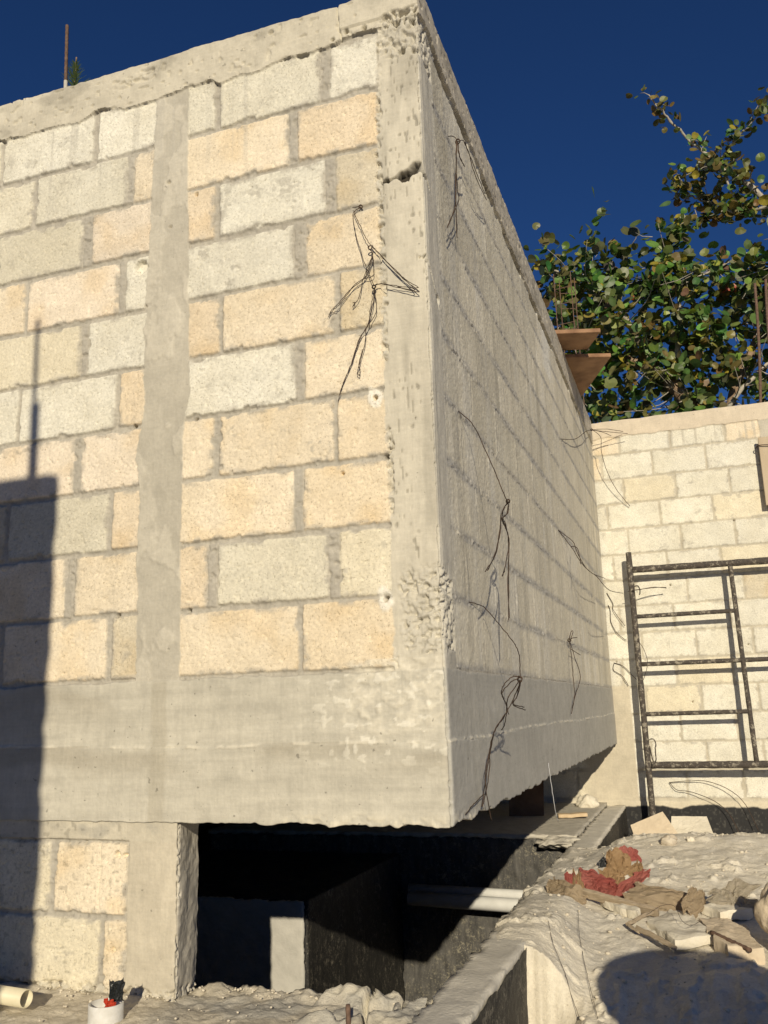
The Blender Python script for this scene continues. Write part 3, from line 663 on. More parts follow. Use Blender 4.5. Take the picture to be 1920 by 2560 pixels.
# ---------------------------------------------------------------- dirt mound
def pile(x, y):
    ys = [-1.5, -.6, -.1, .1, .35, .6, .9, 1.3, 1.6, 2, 2.6, 3, 3.6, 4.2, 5.0, 5.6]; zs = [-1.15, -1.08, -.93, -.85, -.76, -.67, -.585, -.515, -.485, -.44, -.385, -.43, -.50, -.575, -.69, -.75]
    yn = [-1.5, .62, .68, .76, .9, 2.0, 2.7, 2.95, 3.5, 4.9, 5.6]; zn = [-1.15, -1.02, -.85, -.475, -.455, -.452, -.458, -.50, -.57, -.72, -.76]
    a = np.interp(y, ys, zs); b = np.interp(y, yn, zn)
    t = np.clip((x - .04) / .2, 0, 1); t = t * t * (3 - 2 * t)
    return b * (1 - t) + a * t
def pile_n(x, y):
    z = pile(x, y + .03 * sn(x * 5, y * 2, 80, 3) + .016 * sn(x * 34, y * 5, 89, 3) * ss(.95, .8, y))
    ramp_ = ss(-.05, .12, x)
    z = z + (.034 * sn(x * 2.6, y * 2.6, 81, 2) + .009 * sn(x * 8, y * 8, 82, 3)) * ramp_ + .0045 * sn(x * 24, y * 24, 83, 4) + .0045 * ss(.55, .8, fbm(x * 45, y * 45, 84, 3)) + .014 * ss(.66, .72, fbm(x * 11, y * 11, 88, 4))
    gul = sn(x * 22, y * 2.0, 85, 4); z = z + .022 * gul * ss(1.1, .7, y) * ss(.0, .1, x)
    lip = ss(-.12, -.17, x + .018 * sn(x * 0, y * 7, 86, 3) + .008 * sn(x * 0, y * 30, 87, 2))
    z = z - .16 * lip - .02 * ss(-.06, -.12, x)
    return z
GX = np.concatenate([np.arange(-.21, 1.05, .0085), np.arange(1.05, 3.6, .03)]); GY = np.concatenate([np.arange(-1.6, .15, .03), np.arange(.15, .54, .0085), np.arange(.54, .82, .0022), np.arange(.82, 2.2, .0085), np.arange(2.2, 5.06, .013)])
gx, gy = np.meshgrid(GX, GY); gz = pile_n(gx, gy)
keep = (gx > -.112) | ((gy > .74) & (gy < 2.98))
c = np.array((.71, .655, .54)) * (1 + .06 * sn(gx * 2.2, gy * 2.2, 90, 4) + .05 * sn(gx * 30, gy * 30, 91, 3))[..., None]
c = lerp(c, np.array((.74, .69, .58)), (ss(.62, .74, fbm(gx * 14, gy * 14, 92, 3)) * .7)[..., None])
c = lerp(c, np.array((.57, .54, .475)), (ss(.5, .62, fbm(gx * 3, gy * 3, 93, 3)) * .55)[..., None])
c = lerp(c, np.array((.40, .345, .255)), (ss(.60, .7, fbm(gx * 30, gy * 6, 94, 3)) * ss(.95, .6, gy) * .35)[..., None])
P = np.stack([gx, gy, gz], -1); Q = grid_quads(*gx.shape); kq = keep[:-1, :-1] & keep[1:, 1:] & keep[:-1, 1:] & keep[1:, :-1]
V, Q, Cq = split_parts(P, np.concatenate([c, np.full(c.shape[:2] + (1,), .5)], -1), np.where(kq, 1, -1), Q)[1]
tag(link('dirt_mound', np_mesh('dirt_mound', V, Q, Cq), M_SAND), kind='structure')
def gnd(x, y): return float(pile_n(np.array(float(x)), np.array(float(y))))
rng = random.Random(21)
bm = bmesh.new()
for i in range(1100):
    x = rng.uniform(.0, 1.1); y = rng.uniform(.35, 4.9); r = rng.choice((.002, .003, .003, .004, .005, .009)) * rng.uniform(.7, 1.2)
    if x < .05 and y < .8: continue
    blob(bm, (x, y, gnd(x, y) + r * .3), r, i, 1, (1, rng.uniform(.7, 1.2), .7), .5)
for i in range(220):
    x = rng.uniform(-1.5, -.12); y = rng.uniform(-.4, .14); r = rng.choice((.002, .003, .004, .006)) * rng.uniform(.7, 1.2)
    if rng.random() < .5: y = .14 - abs(rng.gauss(0, .03)) if x > -.86 else -abs(rng.gauss(0, .02))
    blob(bm, (x, y, -.49 + r * .3), r, i, 1, (1, rng.uniform(.7, 1.2), .7), .5)
tag(bm_obj('pebbles', bm, mat_simple('pale_pebble', (.50, .45, .36), (.66, .60, .49), 40, .9, 0), None, True), 'scattered pale pebbles and crumbs on the dirt and footing', 'pebbles', kind='stuff')

# ---------------------------------------------------------------- rubble
M_SLAB = mat_simple('pale_mortar', (.60, .55, .44), (.72, .67, .56), 16, .92, .005, 70)
M_SLABO = mat_simple('ochre_concrete', (.54, .45, .33), (.66, .56, .42), 11, .92, .005, 60)
def chunk(name, poly, thick, label, cat, mat, seed, tilt=(0, 0), lift=0.0, group=None, amp=.011):
    """a broken flat piece: outline poly (x, y), real thickness, uneven faces"""
    n = len(poly); cx = sum(p[0] for p in poly) / n; cy = sum(p[1] for p in poly) / n
    zc = gnd(cx, cy) + lift
    pts = []
    for i in range(n):
        a, b = poly[i], poly[(i + 1) % n]
        for s in range(9):
            t_ = s / 9; px, py = a[0] + (b[0] - a[0]) * t_, a[1] + (b[1] - a[1]) * t_
            j = .016 * float(sn(np.array(px * 22 + seed), np.array(py * 22), seed, 4)); pts.append((px + j, py + j * .7))
    bm = bmesh.new(); m = 10; rings = []
    for lv in ((-1, 1.0), (-.3, 1.02), (.4, 1.01), (.92, 1.0), (1, .985)):
        rings.append([bm.verts.new((cx + (x - cx) * lv[1], cy + (y - cy) * lv[1], lv[0] * thick / 2)) for x, y in pts])
    for k in range(1, m):
        s = .985 * (1 - k / m); rings.append([bm.verts.new((cx + (x - cx) * s, cy + (y - cy) * s, thick / 2)) for x, y in pts])
    top = bm.verts.new((cx, cy, thick / 2)); N = len(pts)
    for a, b in zip(rings, rings[1:]):
        for i in range(N): bm.faces.new((a[i], a[(i + 1) % N], b[(i + 1) % N], b[i]))
    for i in range(N): bm.faces.new((rings[-1][i], rings[-1][(i + 1) % N], top))
    bm.faces.new(rings[0][::-1])
    for v in bm.verts:
        x, y = v.co.x, v.co.y; w = amp * float(sn(np.array(x * 22 + v.co.z * 9), np.array(y * 22), seed + 3, 3))
        v.co.z += w + (x - cx) * tilt[0] + (y - cy) * tilt[1]
    bmesh.ops.translate(bm, verts=bm.verts, vec=(-0, -0, 0))
    for v in bm.verts: v.co.x -= cx; v.co.y -= cy
    o = bm_obj(name, bm, mat, None, True); o.data.set_sharp_from_angle(angle=R(38)); o.location = (cx, cy, zc)
    return tag(o, label, cat, group)
chunk('broken_slab', [(.395, 1.33), (.475, 1.51), (.56, 1.42), (.64, 1.19), (.50, 1.12)], .034, 'large pale broken mortar slab lying on the dirt above the round shadow', 'rubble', M_SLAB, 3, (.0, .05), .020)
chunk('broken_slab', [(.20, 1.49), (.27, 1.52), (.37, 1.36), (.352, 1.315), (.27, 1.39)], .03, 'narrow pale mortar chunk left of the big slab, below the grey plank', 'rubble', M_SLAB, 5, (.0, .1), .018)
chunk('broken_slab', [(.58, 1.37), (.66, 1.42), (.75, 1.31), (.79, 1.06), (.68, 1.06), (.62, 1.19)], .05, 'ochre stained concrete slab beside the rusty rod', 'rubble', M_SLABO, 7, (-.03, .05), .012)
chunk('broken_slab', [(.60, 1.47), (.70, 1.53), (.77, 1.43), (.66, 1.39)], .035, 'small pale crumbling chunk under the frayed paper end', 'rubble', M_SLAB, 9, (0, .1), .02)
chunk('mortar_chunk', [(.29, 1.60), (.31, 1.66), (.35, 1.60), (.33, 1.56)], .025, 'small white mortar chunk tucked behind the grey plank', 'rubble', mat_simple('white_mortar', (.7, .67, .58), (.8, .77, .69), 16, .92, .003, 70), 11, (0, .2), .02)
def rock(name, c, r, sq, seed, label, mat, rough=.35):
    bm = bmesh.new(); blob(bm, (0, 0, 0), r, seed, 4, sq, rough)
    for v in bm.verts:
        v.co += v.co.normalized() * r * .06 * float(sn(np.array(v.co.x * 60), np.array(v.co.y * 60 + v.co.z * 50), seed + 5, 3))
    o = bm_obj(name, bm, mat, None, True); o.location = c; return tag(o, label, 'rock')
rock('boulder', (.865, 1.16, -.44), .10, (.85, .8, 1.15), 14, 'big rounded ochre block cut off by the right edge of the picture', M_SLABO, .4)
rock('stone', (.443, 2.48, gnd(.443, 2.48) + .018), .042, (1.0, .8, .75), 17, 'lone grey brown stone near the crest of the dirt mound', mat_simple('brown_stone', (.30, .24, .17), (.62, .56, .46), 14, .9, .004, 60))
rock('stone', (.55, 2.52, gnd(.55, 2.52) + .008), .02, (1, .8, .8), 19, 'small white stone to the right of the brown stone', M_SLAB)
# flat tiles leaning at the foot of the back wall
def plate(name, corners, th, label, cat, mat, seed):
    a, b, c_, d = [Vector(p) for p in corners]; nrm = (b - a).cross(d - a).normalized(); bm = bmesh.new(); n = 14
    lay = []
    for s in (0, 1):
        g = []
        for i in range(n + 1):
            row = []
            for j in range(n + 1):
                u, v = i / n, j / n; p = a.lerp(b, u).lerp(d.lerp(c_, u), v) + nrm * th * s
                p += nrm * .004 * float(sn(np.array(p.x * 25), np.array(p.y * 25 + p.z * 20), seed + s, 3)); row.append(bm.verts.new(p))
            g.append(row)
        lay.append(g)
        for i in range(n):
            for j in range(n):
                q = (g[i][j], g[i + 1][j], g[i + 1][j + 1], g[i][j + 1]); bm.faces.new(q if s else q[::-1])
    A, B = lay
    loop = [(i, 0) for i in range(n)] + [(n, j) for j in range(n)] + [(n - i, n) for i in range(n)] + [(0, n - j) for j in range(n)]
    for k in range(len(loop)):
        (i, j), (i2, j2) = loop[k], loop[(k + 1) % len(loop)]; bm.faces.new((A[i][j], A[i2][j2], B[i2][j2], B[i][j]))
    bmesh.ops.recalc_face_normals(bm, faces=bm.faces)
    o = bm_obj(name, bm, mat); return tag(o, label, cat)
plate('concrete_tile', [(.138, 4.36, -.655), (.43, 4.40, -.62), (.326, 4.52, -.472), (.104, 4.42, -.555)], .03, 'square pale concrete tile leaning below the scaffold frame', 'tile', M_SLABO, 3)
plate('concrete_tile', [(.37, 4.46, -.66), (.66, 4.46, -.63), (.625, 4.62, -.528), (.385, 4.60, -.525)], .04, 'second pale slab half buried behind the leaning tile', 'tile', M_SLAB, 6)
plate('brown_board', [(-.70, 4.10, -.452), (-.46, 4.14, -.452), (-.45, 4.22, .0), (-.71, 4.18, .0)], .02, 'dim brown board standing on the ledge in the shade under the building', 'board', mat_simple('dark_brown_wood', (.12, .07, .04), (.2, .12, .07), 12, .9, .002, 60), 8)
rock('stone', (-.22, 4.72, -.43), .085, (1.1, .8, .7), 23, 'pale angular lump on the ledge in the corner below the side wall', M_SLAB)

# ---------------------------------------------------------------- wood
M_WOOD = mat_simple('weathered_wood', (.26, .205, .14), (.42, .345, .25), 40, .85, .002, 90, stretch=(1, 1, 6))
M_WOODL = mat_simple('raw_pine', (.50, .38, .24), (.60, .47, .31), 30, .8, .001, 60)
def plank(name, a, b, w, th, label, mat, roll=0.0, cat='plank', seed=0):
    a, b = Vector(a), Vector(b); ax = (b - a); L = ax.length; ax.normalize(); sd = ax.cross(Vector((0, 0, 1))).normalized(); up = sd.cross(ax)
    sd, up = sd * math.cos(roll) + up * math.sin(roll), up * math.cos(roll) - sd * math.sin(roll)
    bm = bmesh.new(); n = 16; rings = []
    for i in range(n + 1):
        t_ = i / n; wob = .004 * float(sn(np.array(t_ * 5 + seed), np.array(seed * 1.0), seed, 2)); p = a + ax * (L * t_) + up * wob
        k = 1 + .08 * float(sn(np.array(t_ * 9), np.array(seed + 3.0), seed + 2, 2)); e = .93 if i in (0, n) else 1
        b_ = .18
        ring = [(-1 + b_, -1), (1 - b_, -1), (1, -1 + b_), (1, 1 - b_), (1 - b_, 1), (-1 + b_, 1), (-1, 1 - b_), (-1, -1 + b_)]
        rings.append([bm.verts.new(p + sd * (x * w / 2 * k * e) + up * (y * th / 2 * e)) for x, y in ring])
    for r0, r1 in zip(rings, rings[1:]):
        for i in range(8): bm.faces.new((r0[i], r0[(i + 1) % 8], r1[(i + 1) % 8], r1[i]))
    bm.faces.new(rings[0][::-1]); bm.faces.new(rings[-1]); bmesh.ops.recalc_face_normals(bm, faces=bm.faces)
    return tag(bm_obj(name, bm, mat), label, cat)
plank('wood_plank', (.140, 1.47, -.441), (.434, 1.40, -.491), .038, .018, 'weathered grey lath lying across the torn paper on the dirt', M_WOOD, 1.1, seed=2)
plank('wood_stick', (.330, 1.235, -.500), (.415, 1.42, -.488), .022, .014, 'short weathered stick pointing back behind the pale slab', M_WOOD, .5, 'stick', 3)
plank('wood_stick', (.365, 1.215, -.51), (.50, 1.075, -.535), .024, .018, 'dark weathered stick along the near edge of the pale slab', M_WOOD, .5, 'stick', 4)
plank('wood_stick', (.330, 1.238, -.505), (.372, 1.19, -.518), .014, .010, 'thin splinter joining the two weathered sticks', M_WOOD, .5, 'stick', 6)
plank('wood_plank', (-.34, 4.0, -.435), (-.15, 4.05, -.430), .075, .025, 'short tan board end lying on the concrete ledge in the corner', M_WOODL, 0, seed=5)

# ---------------------------------------------------------------- rods on the mound, footing, roofs
def rebar(name, a, b, r, label, cat='rebar', mat=None, ribs=True, parent=None, bend=0.0):
    a, b = Vector(a), Vector(b); L = (b - a).length; n = max(4, int(L / .012)) if ribs else 8; bm = bmesh.new()
    pts = [a.lerp(b, i / n) + Vector((bend * math.sin(i / n * 3.1), 0, 0)) for i in range(n + 1)]
    tube(bm, pts, r, 7)
    if ribs:
        bm.verts.ensure_lookup_table()
        for i in range(n + 1):
            if i % 2:
                for k in range(7):
                    v = bm.verts[i * 7 + k]; v.co = pts[i] + (v.co - pts[i]) * 1.22
    o = bm_obj(name, bm, mat or M_RUST, parent, True)
    return tag(o, label, cat) if label else o
rebar('rebar_rod', (.625, 1.185, -.505), (.748, 1.045, -.525), .0075, 'rusty ribbed rod lying on the ochre slab')
rebar('rebar_stub', (-.27, -.11, -.56), (-.275, -.10, -.435), .006, 'short rust red rebar stub poking from the footing')
rod = empty('rebar_rod', (-1.479, .07, 2.69), 'single rusty rebar standing up from the roof edge against the sky', 'rebar')
rebar('bar', (-1.481, .07, 2.80), (-1.489, .07, 3.066), .0062, None, parent=rod)
bm = bmesh.new(); tube(bm, [(-1.477, .07, 2.66), (-1.478, .07, 2.72), (-1.481, .07, 2.805)], .0085, 8, .007, jit=.3); bm_obj('mortar_sleeve', bm, M_CONC, rod, True)
rebar('rebar_rod', (1.352, 5.09, 2.60), (1.428, 5.09, 3.70), .011, 'tall steel rod standing on the back wall, the left one of two', bend=.01)
rebar('rebar_rod', (1.462, 5.09, 2.60), (1.515, 5.09, 3.72), .011, 'tall steel rod on the back wall at the right edge, the right one of two', bend=-.01)
bm = bmesh.new(); tube(bm, [(1.34, 5.08, 2.93), (1.42, 5.09, 2.95), (1.60, 5.10, 2.97)], .004, 5); tag(bm_obj('tie_wire', bm, M_WIRE), 'thin wire tied across the two tall rods on the back wall', 'wire')
cage = empty('rebar_cage', (-.09, 4.6, 2.6), 'slim rusty rebar column cage rising behind the formwork boards', 'rebar')
cs = [(-.160, 4.55), (-.022, 4.55), (-.133, 4.68), (-.006, 4.68)]
for (x, y) in cs: rebar('bar', (x, y, 2.55), (x + .004, y, 3.84), .004, None, ribs=False, parent=cage)
for z in (2.85, 3.02, 3.2, 3.38, 3.56, 3.7):
    bm = bmesh.new(); tube(bm, [(*cs[i], z + .01 * ((i * 7) % 3)) for i in (0, 1, 3, 2, 0)], .0032, 5); bm_obj('stirrup', bm, M_RUST, cage)

# ---------------------------------------------------------------- formwork boards on the side wall
M_PLY = mat_simple('formwork_plywood', (.19, .105, .06), (.40, .24, .14), 7, .75, .001, 60)
def board(name, poly, z, th, label, tilt=0):
    bm = bmesh.new(); lo = [bm.verts.new((x, y, z)) for x, y in poly]; hi = [bm.verts.new((x, y, z + th)) for x, y in poly]; n = len(poly)
    bm.faces.new(lo[::-1]); bm.faces.new(hi)
    for i in range(n): bm.faces.new((lo[i], lo[(i + 1) % n], hi[(i + 1) % n], hi[i]))
    bmesh.ops.bevel(bm, geom=[e for e in bm.edges], offset=.003, segments=1, affect='EDGES')
    return tag(bm_obj(name, bm, M_PLY), label, 'board')
board('formwork_board', [(-.35, 3.02), (.280, 3.22), (.165, 3.49), (-.45, 3.30)], 2.705, .028, 'orange brown plywood board over the side wall top, the nearer upper one')
board('formwork_board', [(-.35, 3.34), (.310, 3.585), (-.015, 4.42), (-.5, 4.2)], 2.663, .028, 'orange brown plywood board over the side wall top, the lower farther one')
pn = empty('wooden_board', (1.5, 4.93, 1.75), 'beige wooden panel fixed to the right hand column of the back wall', 'board')
bm = bmesh.new(); bx(bm, 1.292, 1.80, 4.935, 4.955, 1.78, 2.33); bmesh.ops.bevel(bm, geom=bm.edges[:], offset=.003, segments=1, affect='EDGES')
bm_obj('panel_board', bm, mat_simple('beige_wood', (.42, .34, .24), (.50, .42, .31), 12, .85, .001, 60, stretch=(1, 1, .2)), pn)
bm = bmesh.new(); bx(bm, 1.31, 1.35, 4.957, 5.01, 1.80, 2.31); bm_obj('batten', bm, M_WOOD, pn)
bm = bmesh.new(); tube(bm, smooth_path([(1.27, 4.99, 2.26), (1.30, 4.92, 2.262), (1.45, 4.92, 2.25), (1.75, 4.93, 2.255)]), .004, 5); bm_obj('wire_tie', bm, M_WIRE, pn)

# ---------------------------------------------------------------- scaffold frame leaning on the back wall
def mat_tube():
    m, nt, b = newmat('mortar_crusted_pipe'); v = coords(nt)
    f1 = noise(nt, v, 28, 5, .7); f2 = noise(nt, v, 90, 3, .6)
    k = ramp(nt, f1, [(.52, 0.0), (.62, 1.0)])
    base = ramp(nt, f2, [(.3, (.035, .032, .03)), (.7, (.085, .068, .055))])
    nt.links.new(mixc(nt, k, base, (.26, .235, .19)), b.inputs['Base Color']); b.inputs['Roughness'].default_value = .85
    bump(nt, b, f1, .004); return m
M_TUBE = mat_tube()
sc = empty('scaffold_frame', (.24, 4.76, -.6), 'mortar crusted steel scaffold frame leaning against the cream block wall', 'scaffold')
def lean(x, z): return Vector((x, 4.885 - .075 * (1.49 - z) / 1.65, z))
def pipe(nm, pts, r):
    bm = bmesh.new(); pp = smooth_path(pts, 6) if len(pts) > 2 else [Vector(pts[0]).lerp(Vector(pts[1]), i / 40) for i in range(41)]
    tube(bm, pp, r, 10, jit=.12); return bm_obj(nm, bm, M_TUBE, sc, True)
pipe('post', [lean(.228, 1.487), lean(.242, -.60)], .0235); pipe('post', [lean(1.762, 1.487), lean(1.772, -.60)], .0235)
pipe('top_bar', [lean(.252, 1.345), lean(1.74, 1.335)], .026); pipe('bottom_bar', [lean(.262, -.158), lean(1.75, -.158)], .026)
pipe('middle_bar', [lean(.255, .597), lean(1.75, .597)], .0175)
for z in (.969, .218): pipe('rung', [lean(.252, z), lean(.985, z + .002)], .0165)
pipe('inner_post', [lean(.978, 1.33), lean(1.004, -.15)], .0185)
